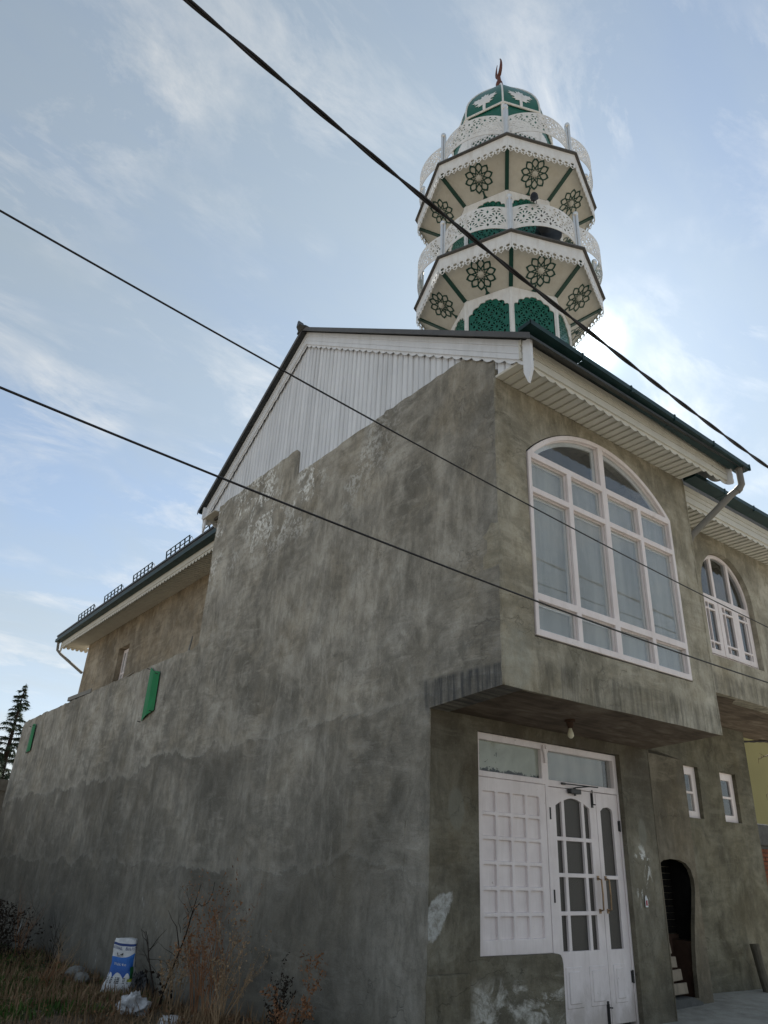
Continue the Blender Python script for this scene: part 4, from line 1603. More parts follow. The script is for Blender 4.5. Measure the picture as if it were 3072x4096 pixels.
mb.prism([(0, 0), (0.004, -0.012), (0.014, -0.004), (0.109, 0.004), (0.109, 0.014), (0, 0.014)],
         lambda u, v: (HX - 0.002, u, v), lambda u, v: (HE, u, v))
o0 = mb.build('soffit_slat', M['cream'], hs)
o0.location = (0, 6.72, HZ)
for i in range(1, 100):
    dup(o0, hs, (0, 6.72 + i * 0.113, HZ + pr.uniform(-0.0015, 0.0015)))
mb = MB()
for (zt, zb, th) in ((0.15, 0.09, 0.03), (0.09, 0.07, 0.018), (0.07, -0.03, 0.028)):
    mb.box(HE - th, 6.7, HZ + zb, HE, 18.0, HZ + zt)
part(mb, 'hall_fascia', M['cream'])
pts = [(0, 0.03)]
nn = 74
for i in range(nn):
    for k in range(5):
        t = k / 4
        pts.append((11.3 * (i + 0.01 + 0.98 * t) / nn, -0.02 - 0.06 * math.sin(PI * t) ** 0.6))
pts.append((11.3, 0.03))
mb = MB()
mb.sheet(pts, [], 0.006, lambda u, v, w: (HE - 0.012 - w, 6.7 + u, HZ - 0.03 + v))
part(mb, 'scalloped_fringe', M['cream'])
hg = empty('hall_gutter')
hg.parent = mosque
hg.location = OFF
for i in range(14):
    a = 6.8 + i * 0.815
    mb = MB()
    xo, xi = 0.235, HE - 0.03
    mb.prism([(xi, 0), (xo, 0.012), (xo, 0.095), (xo + 0.012, 0.095), (xo + 0.006, 0.018), (xi, 0.006)], lambda u, v: (u, a, HZ + 0.085 + v), lambda u, v: (u, a + 0.809, HZ + 0.085 + v))
    part(mb, 'gutter_length', M['gutter'], hg)
mb = MB()
mb.prism([(0.22, HZ + 0.22), (5.5, HZ + 0.22 + 5.28 * 0.6), (5.5, HZ + 0.27 + 5.28 * 0.6), (0.22, HZ + 0.26)], lambda u, v: (u, 6.75, v), lambda u, v: (u, 18.05, v))
mb.box(0.24, 6.75, HZ + 0.185, 0.30, 18.05, HZ + 0.235)
part(mb, 'hall_roof', M['roof'])
# hall gable end underside with fringe
mb = MB()
for i in range(6):
    mb.box(HE + i * 0.113, 17.36, HZ, HE + i * 0.113 + 0.109, 18.0, HZ + 0.012)
part(mb, 'verge_soffit', M['cream'])
pts = [(0, 0.05)]
for i in range(6):
    for k in range(7):
        t = k / 6
        pts.append((0.75 * (i + 0.01 + 0.98 * t) / 6, -0.02 - 0.06 * math.sin(PI * t) ** 0.6))
pts.append((0.75, 0.05))
mb = MB()
mb.sheet(pts, [], 0.006, lambda u, v, w: (HE + u, 18.0 + w, HZ - 0.02 + v))
mb.prism([(HE - 0.03, HZ + 0.2), (HE + 0.02, HZ + 0.2), (HE + 0.02, HZ - 0.12), (HE - 0.005, HZ - 0.26), (HE - 0.03, HZ - 0.12)], lambda u, v: (u, 17.99, v), lambda u, v: (u, 18.02, v))
part(mb, 'scalloped_fringe', M['cream'])
mb = MB()
mb.tube([(0.31, 18.1, HZ + 0.14), (0.33, 18.05, HZ - 0.15), (0.42, 17.95, HZ - 0.27), (0.97, 17.36, 2.92)], 0.04, 8)
part(mb, 'downpipe', M['pipe'])
for (ya, yb) in ((16.75, 15.35), (14.45, 13.15), (12.3, 11.1), (10.25, 9.02), (8.35, 6.9)):
    snow_guard((0.42, ya, HZ + 0.38), (0.42, yb, HZ + 0.38), 6, 0.26, (-0.1, 0, 1), True)

# ================================================================== MINARET
TX, TY, TH0 = 5.008, 4.323, R(-134.658)
tower = empty('minaret', (TX, TY, 4.3), TH0)
tag(tower, 'white and green octagonal minaret with two lace balconies and green dome', 'minaret')
TB = 4.3
mA = (math.cos(R(22.5)), math.sin(R(22.5)))
eA = (-math.sin(R(22.5)), math.cos(R(22.5)))
C22 = math.cos(R(22.5))
S22 = math.sin(R(22.5))


def fac(ap):
    """facet plate between vertex 0 and vertex 1: u tangential, v height, w outwards"""
    return lambda u, v, w: (mA[0] * (ap + w) + eA[0] * u, mA[1] * (ap + w) + eA[1] * u, v - TB)


def ring8(o, parent=None, skip=()):
    L = [o]
    for k in range(1, 8):
        c = o.copy()
        link(c, parent or tower)
        c.rotation_euler = (0, 0, R(45) * k)
        L.append(c)
    return L


def tpart(mb, name, mat, **kw):
    return mb.build(name, mat, tower, **kw)


def drop_hole(cx, cz, a, r0, r1, wd, n=4):
    """teardrop petal hole along direction a"""
    d = (math.cos(a), math.sin(a))
    s = (-d[1], d[0])
    P = []
    for i in range(n + 1):
        t = i / n
        P.append((r0 + (r1 - r0) * t, wd * math.sin(PI * (t ** 1.7) * 0.92 + 0.08) if 0 < i < n else 0.0))
    prof = [(r0, 0.0)] + [(r0 + (r1 - r0) * t, wd * w) for t, w in ((0.35, 0.45), (0.7, 1.0), (0.92, 0.75))] + [(r1, 0.0)]
    pts = prof + [(p, -w) for p, w in reversed(prof[1:-1])]
    return [(cx + d[0] * p + s[0] * w, cz + d[1] * p + s[1] * w) for p, w in pts]


def scallop(x0, z0, x1, z1, pitch, clip=None):
    """overlapping fans of teardrop holes"""
    H = []
    r_ = pitch * 0.5
    j = 0
    z = z0 + 0.1 * pitch
    while z < z1:
        off = 0 if j % 2 == 0 else pitch / 2
        n = int((x1 - x0) / pitch) + 2
        xc0 = (x0 + x1) / 2 - pitch * (n // 2)
        for i in range(n + 1):
            cx = xc0 + i * pitch + off
            eye = [(cx, z - 0.05 * pitch), (cx + 0.085 * pitch, z + 0.08 * pitch), (cx, z + 0.22 * pitch), (cx - 0.085 * pitch, z + 0.08 * pitch)]
            cand = [eye]
            for a in (8, 35, 62, 90, 118, 145, 172):
                cand.append(drop_hole(cx, z + 0.05 * pitch, R(a), 0.21 * pitch if a != 90 else 0.25 * pitch, 0.475 * pitch, 0.058 * pitch))
            for h in cand:
                if all(x0 < p[0] < x1 and z0 < p[1] < z1 for p in h) and (clip is None or all(clip(*p) for p in h)):
                    H.append(h)
        z += pitch * 0.5
        j += 1
    return H


RD = 1.307
APD = RD * C22
HWD = RD * S22


def multifoil(hw, zs, zt, n=4, zb=None):
    """half arch outline with scallop cusps, mirrored; open rectangle below"""
    right = []
    # from the shoulder up to the apex
    steps = 3
    segs = [((hw, zs), (hw * 0.80, zs + (zt - zs) * 0.28)), ((hw * 0.80, zs + (zt - zs) * 0.28), (hw * 0.50, zs + (zt - zs) * 0.68)), ((hw * 0.50, zs + (zt - zs) * 0.68), (hw * 0.18, zs + (zt - zs) * 0.88)), ((hw * 0.18, zs + (zt - zs) * 0.88), (0, zt))]
    for (p, q) in segs:
        mx, mz = (p[0] + q[0]) / 2, (p[1] + q[1]) / 2
        dx, dz = q[0] - p[0], q[1] - p[1]
        L = math.hypot(dx, dz)
        nx_, nz_ = dz / L, -dx / L
        for i in range(5):
            t = i / 5
            b_ = math.sin(PI * t) * L * 0.28
            right.append((p[0] + dx * t + nx_ * b_, p[1] + dz * t + nz_ * b_))
    right.append((0, zt))
    left = [(-x, z) for x, z in reversed(right[:-1])]
    P = [(-hw, zb), (hw, zb)] + right + left
    return P


def storey(zb, zt, r_, arch_s, arch_t, zopen, pitch):
    ap, hw = r_ * C22, r_ * S22
    mb = MB()
    oh = multifoil(hw - 0.055, arch_s, arch_t, zb=zopen)
    mb.sheet(rect(-hw + 0.004, zb, hw - 0.004, zt), [oh], 0.02, fac(ap))
    o = tpart(mb, 'wall_panel', M['tower_white'])
    ring8(o)

    def clip(x, z):
        return True
    sx = hw - 0.062
    mb = MB()
    holes = scallop(-sx + 0.02, max(zopen, zt - 2.1), sx - 0.02, arch_t - 0.03, pitch)
    mb.sheet(rect(-sx + 0.004, zopen + 0.01, sx - 0.004, arch_t + 0.02), holes, 0.012, fac(ap - 0.026))
    o = tpart(mb, 'lattice_screen', M['green'])
    ring8(o)
    mb = MB()   # corner trim at vertex 0
    mb.hexa([(r_ + 0.012, -0.03, zb - TB), (r_ - 0.03, -0.05, zb - TB), (r_ - 0.03, 0.05, zb - TB), (r_ + 0.012, 0.03, zb - TB)],
            [(r_ + 0.012, -0.03, zt - TB), (r_ - 0.03, -0.05, zt - TB), (r_ - 0.03, 0.05, zt - TB), (r_ + 0.012, 0.03, zt - TB)])
    o = tpart(mb, 'corner_trim', M['tower_white'])
    ring8(o)


storey(TB, 9.22, RD, 8.74, 9.07, 6.2, 0.33)
storey(9.98, 12.01, RD, 11.56, 11.89, 10.0, 0.33)


def balcony(zr_, R_, zdrum, rpost):
    ap, hw = R_ * C22, R_ * S22
    # deck edge
    mb = MB()
    ring = [((R_ + 0.03) * math.cos(R(45 * k)), (R_ + 0.03) * math.sin(R(45 * k))) for k in range(8)]
    mb.prism(ring, lambda u, v: (u, v, zr_ - 0.012 - TB), lambda u, v: (u * 0.995, v * 0.995, zr_ + 0.03 - TB))
    tpart(mb, 'deck', M['flash'])
    # fascia with lace
    ra = ap - 0.035
    hwf = ra * math.tan(R(22.5))
    mb = MB()
    mb.sheet(rect(-hwf + 0.003, zr_ - 0.285, hwf - 0.003, zr_ - 0.014), [], 0.016, fac(ra))
    ring8(tpart(mb, 'fascia_board', M['tower_white']))
    n = 11
    w = (2 * hwf - 0.006) / n
    pts = [(-hwf + 0.003, zr_ - 0.286)]
    holes = []
    zt = zr_ - 0.286
    for i in range(n):
        a = -hwf + 0.003 + i * w
        for t, d in ((0.0, 0.115), (0.12, 0.13), (0.28, 0.165), (0.42, 0.178), (0.5, 0.195), (0.58, 0.178), (0.72, 0.165), (0.88, 0.13)):
            pts.append((a + w * t, zt - d))
        holes.append([(a + w * (0.5 + 0.30 * math.cos(q)), zt - 0.050 + 0.038 * math.sin(q)) for q in np.linspace(0, 2 * PI, 9)[:-1]])
        holes.append([(a + w * 0.5 + dx * w * 0.24, zt - 0.136 + dz * 0.044) for dx, dz in ((1, 0), (0, 1), (-1, 0), (0, -1))])
        if i:
            holes.append([(a + dx * w * 0.15, zt - 0.092 + dz * 0.026) for dx, dz in ((1, 0), (0, 1), (-1, 0), (0, -1))])
    pts += [(hwf - 0.003, zt - 0.115), (hwf - 0.003, zt)]
    mb = MB()
    mb.sheet(pts, holes, 0.010, fac(ra))
    ring8(tpart(mb, 'lace_fringe', M['tower_white']))
    # sloping soffit facet
    ain, aout = APD + 0.005, ra - 0.022
    zin, zout = zdrum, zr_ - 0.285
    L = math.hypot(aout - ain, zout - zin)
    dn = Vector((aout - ain, zout - zin)).normalized()        # radial, up along the slope
    nn = Vector((dn.y, -dn.x))                                 # outwards and down

    def smap(u, v, w):
        rad = ain + dn.x * v + nn.x * w
        z = zin + dn.y * v + nn.y * w - TB
        return (mA[0] * rad + eA[0] * u, mA[1] * rad + eA[1] * u, z)
    t22 = math.tan(R(22.5))
    mb = MB()
    mb.sheet([(-ain * t22, 0), (ain * t22, 0), (aout * t22, L), (-aout * t22, L)], [], 0.012, smap)
    ring8(tpart(mb, 'soffit_panel', M['tower_cream']))
    # green rib at each corner
    v0 = Vector((ain / C22, 0, zin - TB))
    v1 = Vector((aout / C22, 0, zout - TB))
    dv = (v1 - v0).normalized()
    nv = Vector((dv.z, 0, -dv.x))
    mb = MB()
    s = Vector((0, 0.042, 0))
    o_ = nv * 0.022
    mb.hexa([v0 - s + o_, v0 + s + o_, v0 + s - nv * 0.02, v0 - s - nv * 0.02], [v1 - s + o_, v1 + s + o_, v1 + s - nv * 0.02, v1 - s - nv * 0.02])
    ring8(tpart(mb, 'soffit_rib', M['green_dark']))
    # flower ornament
    fc = L * 0.53
    mb = MB()
    NP = 10

    def petal(a, r0, r1, wd, lw, w0, w1):
        def leafp(r0, r1, wd):
            prof = [(0.0, 0.0), (0.18, 0.42), (0.42, 0.9), (0.62, 1.0), (0.8, 0.7), (1.0, 0.0)]
            P = [(r0 + (r1 - r0) * t, wd * w) for t, w in prof] + [(r0 + (r1 - r0) * t, -wd * w) for t, w in reversed(prof[1:-1])]
            return [(p * math.cos(a) - q * math.sin(a), fc + p * math.sin(a) + q * math.cos(a)) for p, q in P]
        mb.sheet(leafp(r0, r1, wd), [leafp(r0 + lw * 1.6, r1 - lw * 2.0, wd - lw)], w1 - w0, lambda u, v, w: smap(u, v, w1 + w))
    for i in range(NP):
        a = 2 * PI * i / NP + PI / 2 + R(18)
        petal(a, 0.095, 0.33, 0.077, 0.0235, 0.001, 0.007)
        petal(a + PI / NP, 0.06, 0.185, 0.030, 0.014, 0.001, 0.011)
    # stem
    st = [(-0.02, fc - 0.28), (-0.016, fc - 0.30), (-0.018, 0.07), (-0.05, 0.0), (0.05, 0.0), (0.018, 0.07), (0.016, fc - 0.30), (0.02, fc - 0.28)]
    st = [(-0.045, fc - 0.235), (-0.018, fc - 0.30), (-0.02, 0.06), (-0.055, 0.002), (0.055, 0.002), (0.02, 0.06), (0.018, fc - 0.30), (0.045, fc - 0.235), (0.0, fc - 0.285)]
    mb.sheet(st, [], 0.006, lambda u, v, w: smap(u, v, 0.0085 + w))
    fl = tpart(mb, 'flower_ornament', M['green_dark'])
    fls = ring8(fl)
    mb = MB()
    c0 = smap(0, fc, 0.0)
    c1 = smap(0, fc, 1.0)
    ax = Vector(c1) - Vector(c0)
    mb.lathe([(0.072, 0.0), (0.070, 0.014), (0.058, 0.034), (0.036, 0.047), (0.008, 0.052)], 14, c0, ax)
    bo = mb.build('boss', M['tower_cream'], fl, smooth=True)
    for f in fls[1:]:
        c = bo.copy()
        link(c, f)
    # posts
    zb = zr_ - 0.02
    zt = zr_ + 1.03
    mb = MB()
    for (dx, dy) in ((0.03, 0.0), (-0.022, 0.03), (-0.022, -0.03)):
        mb.tube([(rpost + dx, dy, zb - TB), (rpost + dx, dy, zt - TB)], 0.030, 8)
    po = tpart(mb, 'post', M['steel'], smooth=False)
    pos_ = ring8(po)
    mb = MB()
    mb.ball((rpost, 0, zt + 0.05 - TB), 0.062, 12)
    mb.tube([(rpost, 0, zt - 0.01 - TB), (rpost, 0, zt + 0.02 - TB)], 0.06, 12)
    bo = mb.build('post_ball', M['steel'], po, smooth=True)
    for f in pos_[1:]:
        c = bo.copy()
        link(c, f)
    # bulging railing panel
    apP, hP = rpost * C22, rpost * S22 - 0.045
    sag = 0.27
    rr = (hP * hP + sag * sag) / (2 * sag)
    half = math.asin(hP / rr)
    Ls = rr * half

    def rmap(u, v, w):
        a = u / rr
        q = rr + w
        rad = apP + sag - rr + q * math.cos(a)
        tt = q * math.sin(a)
        return (mA[0] * rad + eA[0] * tt, mA[1] * rad + eA[1] * tt, v - TB)
    z0, z1 = zr_ + 0.17, zr_ + 0.78
    H = scallop(-Ls + 0.03, z0 + 0.045, Ls - 0.03, z1 - 0.03, 0.36)
    mb = MB()
    mb.sheet(rect(-Ls, z0, Ls, z1), H, 0.010, rmap, 0.07)
    ring8(tpart(mb, 'railing_panel', M['tower_white']))


balcony(9.946, 2.10, 9.216, 1.97)
balcony(12.741, 2.14, 12.009, 1.99)

# lantern storey under the dome
RL = 1.25
apL, hwL = RL * C22, RL * S22
LT = 15.02
mb = MB()
mb.sheet(rect(-hwL + 0.003, 12.72, hwL - 0.003, LT), [], 0.015, fac(apL - 0.02))
ring8(tpart(mb, 'lantern_wall', M['green']))
mb = MB()
crown = [(-hwL + 0.05, 12.76), (hwL - 0.05, 12.76), (hwL - 0.05, 14.36)]
for i in range(9):
    t0 = i / 9
    for k in range(4):
        t = (i + k / 4) / 9
        crown.append(((hwL - 0.05) * (1 - 2 * t), 14.36 + 0.22 * math.sin(PI * t) + 0.035 * math.sin(PI * k / 4)))
crown.append((-hwL + 0.05, 14.36))
mb.sheet(crown, [rect(-hwL + 0.13, 12.85, hwL - 0.13, 14.12)], 0.012, fac(apL))
ring8(tpart(mb, 'lantern_frame', M['tower_white']))
mb = MB()      # diagonal lattice
nd = 7
W2 = hwL - 0.13
for sgn in (1, -1):
    for i in range(-8, 14):
        # line z = z0 + sgn*u*1.15 clipped to the opening
        zc0 = 12.85 + i * 0.135
        pts = []
        ua, ub = -W2, W2
        za, zb_ = zc0 + sgn * ua * 1.15, zc0 + sgn * ub * 1.15
        lo, hi = 12.85, 14.12

        def cl_(u):
            return zc0 + sgn * u * 1.15
        us = sorted([((lo - zc0) / (sgn * 1.15)), ((hi - zc0) / (sgn * 1.15))])
        a = max(ua, us[0])
        b_ = min(ub, us[1])
        if b_ - a > 0.03:
            d = Vector((1, sgn * 1.15)).normalized() * 0.016
            nrm = Vector((-d.y, d.x))
            w0, w1 = (-0.006, 0.0) if sgn > 0 else (-0.012, -0.0065)
            f_ = fac(apL)
            q = [(a - nrm.x, cl_(a) - nrm.y), (b_ - nrm.x, cl_(b_) - nrm.y), (b_ + nrm.x, cl_(b_) + nrm.y), (a + nrm.x, cl_(a) + nrm.y)]
            mb.hexa([f_(u, v, w0) for u, v in q], [f_(u, v, w1) for u, v in q])
ring8(tpart(mb, 'lantern_lattice', M['tower_white']))
mb = MB()
mb.hexa([(RL + 0.015, -0.03, 12.72 - TB), (RL - 0.03, -0.05, 12.72 - TB), (RL - 0.03, 0.05, 12.72 - TB), (RL + 0.015, 0.03, 12.72 - TB)],
        [(RL + 0.015, -0.03, LT - TB), (RL - 0.03, -0.05, LT - TB), (RL - 0.03, 0.05, LT - TB), (RL + 0.015, 0.03, LT - TB)])
ring8(tpart(mb, 'corner_trim', M['tower_white']))
# dome facets
DP = [(1.25, LT), (1.255, 15.2), (1.24, 15.4), (1.205, 15.58), (1.15, 15.75), (1.04, 16.0), (0.92, 16.22), (0.77, 16.47), (0.60, 16.72), (0.42, 16.97), (0.24, 17.2), (0.08, 17.4), (0.015, 17.46)]
mb = MB()
vs, fs = [], []
c45, s45 = math.cos(R(45)), math.sin(R(45))
for r_, z in DP:
    vs += [(r_, 0, z - TB), (r_ * c45, r_ * s45, z - TB)]
for i in range(len(DP) - 1):
    fs.append((2 * i, 2 * i + 1, 2 * i + 3, 2 * i + 2))
mb.add(vs, fs)
df = tpart(mb, 'dome_facet', M['green'], smooth=True, fix=False)
dfs = ring8(df)
mb = MB()
mb.tube([(r_ + 0.006, 0, z - TB) for r_, z in DP], 0.024, 6)
ring8(tpart(mb, 'dome_rib', M['tower_white']))
mb = MB()
mb.tube([(1.262, 0, LT + 0.03 - TB), (1.262 * c45, 1.262 * s45, LT + 0.03 - TB)], 0.03, 6)
ring8(tpart(mb, 'dome_trim', M['tower_white']))


# chinar leaf on each facet, wrapped on the dome
def dome_map(u, v, w):
    """v: height above trim, u tangential"""
    z = LT + v
    r_ = np.interp(z, [p[1] for p in DP], [p[0] for p in DP])
    ap = r_ * C22 + 0.012 + w
    return (mA[0] * ap + eA[0] * u, mA[1] * ap + eA[1] * u, z - TB)


half = [(0.0, 1.0), (0.05, 0.84), (0.12, 0.90), (0.11, 0.74), (0.16, 0.70), (0.20, 0.78), (0.27, 0.74), (0.38, 0.78), (0.33, 0.66), (0.42, 0.60), (0.30, 0.53), (0.34, 0.46), (0.22, 0.45), (0.20, 0.38), (0.31, 0.33), (0.18, 0.30), (0.20, 0.23), (0.10, 0.26), (0.05, 0.28), (0.045, -0.12), (0.05, -0.13)]
lf = half + [(-x, z) for x, z in reversed(half[1:])]
mb = MB()
lf = [(x * 0.78, 0.10 + z * 0.70) for x, z in lf]
mb.sheet(lf, [], 0.006, dome_map, 0.08)
bo = mb.build('leaf_ornament', M['tower_white'], df)
for f in dfs[1:]:
    c = bo.copy()
    link(c, f)
# finial: turned base and slanting crescent
mb = MB()
mb.lathe([(0.05, 17.36), (0.07, 17.45), (0.085, 17.52), (0.10, 17.60), (0.085, 17.68), (0.05, 17.74), (0.055, 17.80), (0.04, 17.92), (0.03, 18.02)], 12, (0, 0, -TB))
fb = tpart(mb, 'finial_base', M['rust'], smooth=True)
mb = MB()
crp = []
for i in range(17):
    a = R(-110 - 35 + 290 * i / 16 + 70)
    crp.append((0.25 * math.cos(a), 0.30 * math.sin(a)))
axd = Vector((0.75, 0.35, 0)).normalized()
pts = []
rad = []
for i in range(19):
    t = i / 18
    a = R(-90 - 150 + 300 * t)
    tilt = 0.10
    pts.append(Vector((0, 0, 18.30 - TB)) + axd * (0.15 * math.cos(a)) + Vector((0, 0, 0.31 * math.sin(a))) + Vector((0.0, 0.0, 0.05 * math.cos(a))))
    rad.append(0.008 + 0.042 * math.sin(PI * t) ** 1.2)
mb.tube(pts, rad, 8)
tpart(mb, 'crescent', M['rust'], smooth=True)

# horn loudspeaker on the lower balcony
hs_ = empty('loudspeaker_horn', (TX + 1.42 * math.cos(TH0 + R(24)), TY + 1.42 * math.sin(TH0 + R(24)), 10.3), TH0 + R(24))
tag(hs_, 'dark grey horn loudspeaker behind the lower balcony railing', 'loudspeaker')
mb = MB()
mb.lathe([(0.05, -0.30), (0.07, -0.2), (0.13, -0.05), (0.22, 0.10), (0.36, 0.20), (0.37, 0.215), (0.34, 0.20), (0.2, 0.09), (0.1, -0.05), (0.04, -0.2)], 20, (0.05, 0.1, 0.35), (1, 0.2, -0.05))
mb.build('horn', M['horn'], hs_, smooth=True)
mb = MB()
mb.tube([(-0.1, 0.05, 0.33), (-0.1, 0.05, -0.32)], 0.025, 8)
mb.lathe([(0.10, -0.5), (0.11, -0.45), (0.11, -0.33), (0.08, -0.29)], 14, (0.05, 0.1, 0.35), (1, 0.2, -0.05))
mb.build('driver', M['black_metal'], hs_)

# crow on the lower railing
ca = TH0 + R(14.5)
cr = 1.99 * C22 + 0.22
crow = empty('crow', (TX + cr * math.cos(ca), TY + cr * math.sin(ca), 9.946 + 0.782), ca + R(105))
crow.rotation_euler = (0, R(-38), ca + R(150))
crow.scale = (0.9, 0.95, 0.95)
tag(crow, 'black crow perched on the lower balcony railing, head bent to preen', 'crow')
mb = MB()
spine = [(-0.27, 0, 0.02), (-0.20, 0, 0.045), (-0.12, 0, 0.085), (-0.05, 0, 0.125), (0.03, 0, 0.165), (0.085, 0, 0.20), (0.12, 0.015, 0.225), (0.15, 0.03, 0.225), (0.175, 0.04, 0.21), (0.20, 0.05, 0.19), (0.235, 0.06, 0.165)]
mb.tube(spine, [0.018, 0.03, 0.058, 0.082, 0.085, 0.066, 0.05, 0.046, 0.035, 0.016, 0.003], 10)
mb.build('body', M['crow'], crow, smooth=True)
for s in (-1, 1):
    mb = MB()
    mb.hexa([(0.06, 0.075 * s, 0.20), (0.04, 0.085 * s, 0.10), (-0.12, 0.07 * s, 0.05), (-0.24, 0.03 * s, 0.03)],
            [(0.06, 0.06 * s, 0.20), (0.04, 0.07 * s, 0.10), (-0.12, 0.05 * s, 0.05), (-0.24, 0.015 * s, 0.03)])
    mb.build('wing', M['crow'], crow)
    mb = MB()
    mb.tube([(0.0, 0.03 * s, 0.10), (0.015, 0.03 * s, 0.04), (0.0, 0.03 * s, 0.004), (0.03, 0.03 * s, 0.002)], 0.007, 5)
    mb.build('leg', M['black_metal'], crow)

# ================================================================== cables
def cable(name, pts, r_, label, strands=1, twist=0.55):
    P = np.array(pts)
    cy = np.polyfit(P[:, 0], P[:, 1], 2)
    cz = np.polyfit(P[:, 0], P[:, 2], 2)
    x0, x1 = P[0, 0] - 4.0, P[-1, 0] + 6.0
    ey0 = float(np.polyval(cy, P[0, 0])), float(np.polyval(cy, P[-1, 0]))
    n = 90 if strands == 1 else 260
    L = []
    for x in np.linspace(x0, x1, n):
        xx = min(max(x, P[0, 0]), P[-1, 0])
        sl = np.polyval(np.polyder(cy), xx)
        slz = np.polyval(np.polyder(cz), xx)
        L.append(Vector((x, np.polyval(cy, xx) + sl * (x - xx), np.polyval(cz, xx) + slz * (x - xx))))
    mb = MB()
    for s in range(strands):
        Q = []
        for i, p in enumerate(L):
            if strands > 1:
                a = 2 * PI * (p.x / twist) + 2 * PI * s / strands
                Q.append(p + Vector((0, math.cos(a), math.sin(a))) * r_ * 0.9)
            else:
                Q.append(p)
        mb.tube(Q, r_, 6)
    return tag(mb.build(name, M['rubber'], None, smooth=True), label, 'cable', 'overhead cables')


cable('twisted_cable', [(-3.939, -1.5, 2.907), (-3.217, -1.5, 2.838), (-2.227, -1.5, 2.632), (-1.49, -1.5, 2.552), (-0.686, -1.5, 2.474), (0.585, -1.5, 2.362), (2.183, -1.5, 2.242)], 0.0092,
      'thick black twisted cable crossing the sky in front of the minaret', 2, 0.85)
cable('overhead_wire', [(-4.396, -1.0, 1.383), (-3.67, -0.89, 1.407), (-2.724, -0.779, 1.42), (-1.768, -0.693, 1.399), (-0.648, -0.611, 1.342), (1.53, -0.494, 1.312), (3.993, -0.4, 1.257)], 0.0062,
      'upper thin black wire passing before the white gable and window')
cable('overhead_wire', [(-4.165, -1.0, 0.483), (-3.678, -1.0, 0.445), (-3.112, -1.0, 0.414), (-2.062, -1.0, 0.367), (-0.697, -1.0, 0.313), (0.587, -1.0, 0.294), (2.44, -1.0, 0.274)], 0.0062,
      'lower thin black wire passing before the plaster corner and the bottom window panes')
mb = MB()
for s in (0, 1):
    mb.tube([(7.1 + 0.15 * i, 1.9 - 0.02 * i, 0.52 + 0.018 * i + 0.008 * math.sin(i * 2.1 + s * 3)) for i in range(14)], 0.013, 6)
tag(mb.build('service_cable', M['rubber'], None), 'short dark twisted cable under the wing beside the yellow house', 'cable')

# ================================================================== things on the long wall
def bent_sheet(name, pts, ridge, label, gap):
    """sheet of painted metal lying against the side wall (YZ polygon), folded along a ridge"""
    mb = MB()
    (y0, _), (y1, _) = ridge

    def mp_(u, v, w):
        d = abs(u - (y0 + y1) / 2)
        return (-gap - 0.035 + 0.12 * d - w, u, v)
    mb.sheet(pts, [], 0.003, mp_, 0.1)
    o = tag(mb.build(name, M['sheet_green'], None), label, 'metal sheet', 'green metal sheets on the wall')
    for (a, c) in pts[::2]:
        k = MB()
        ya = a + (0.03 if a < (y0 + y1) / 2 else -0.03)
        k.tube([(-gap - 0.02, ya, c * 0.97), (-gap - 0.075, ya + 0.01, c * 0.97 + 0.01)], 0.007, 6)
        k.build('nail', M['black_metal'], o)
    return o


bent_sheet('green_sheet', [(8.637, 1.513), (8.36, 1.40), (8.13, 1.36), (8.115, 1.0), (8.10, 0.70), (8.35, 0.64), (8.64, 0.567)], ((8.40, 0), (8.34, 0)), 'large bent green metal sheet hung on the side wall below the hall window', 0.02)
bent_sheet('green_sheet', [(17.10, 1.30), (16.90, 1.33), (16.70, 1.297), (16.675, 0.635), (16.9, 0.62), (17.103, 0.582)], ((16.9, 0), (16.86, 0)), 'small dented green metal sheet near the far end of the side wall', 0.02)
mb = MB()
mb.prism([(0.02, 0.0), (0.18, 0.0), (0.18, 0.09), (0.165, 0.09), (0.165, 0.015), (0.035, 0.015), (0.035, 0.09), (0.02, 0.09)], lambda u, v: (u, 12.4, 1.565 + v), lambda u, v: (u, 14.25, 1.60 + v))
tag(mb.build('metal_channel', M['pipe'], None), 'grey metal channel lying on top of the long wall', 'metal channel')
mb = MB()
mb.hexa([(0.05, 7.15, 1.56), (0.09, 7.5, 1.56), (0.13, 7.42, 1.62), (0.09, 7.2, 1.84)], [(0.065, 7.15, 1.56), (0.105, 7.5, 1.56), (0.145, 7.42, 1.62), (0.105, 7.2, 1.84)])
tag(mb.build('broken_tile', M['stone'], None), 'broken pale tile standing on the wall top beside the tall block', 'tile')
mb = MB()
mb.hexa([(0.05, 10.2, 1.56), (0.05, 10.85, 1.56), (0.2, 10.85, 1.60), (0.2, 10.2, 1.70)], [(0.05, 10.2, 1.585), (0.05, 10.85, 1.585), (0.2, 10.85, 1.625), (0.2, 10.2, 1.725)])
tag(mb.build('plank', M['wood_old'], None), 'short grey plank on the wall top below the hall window', 'plank')
tw = random.Random(4)


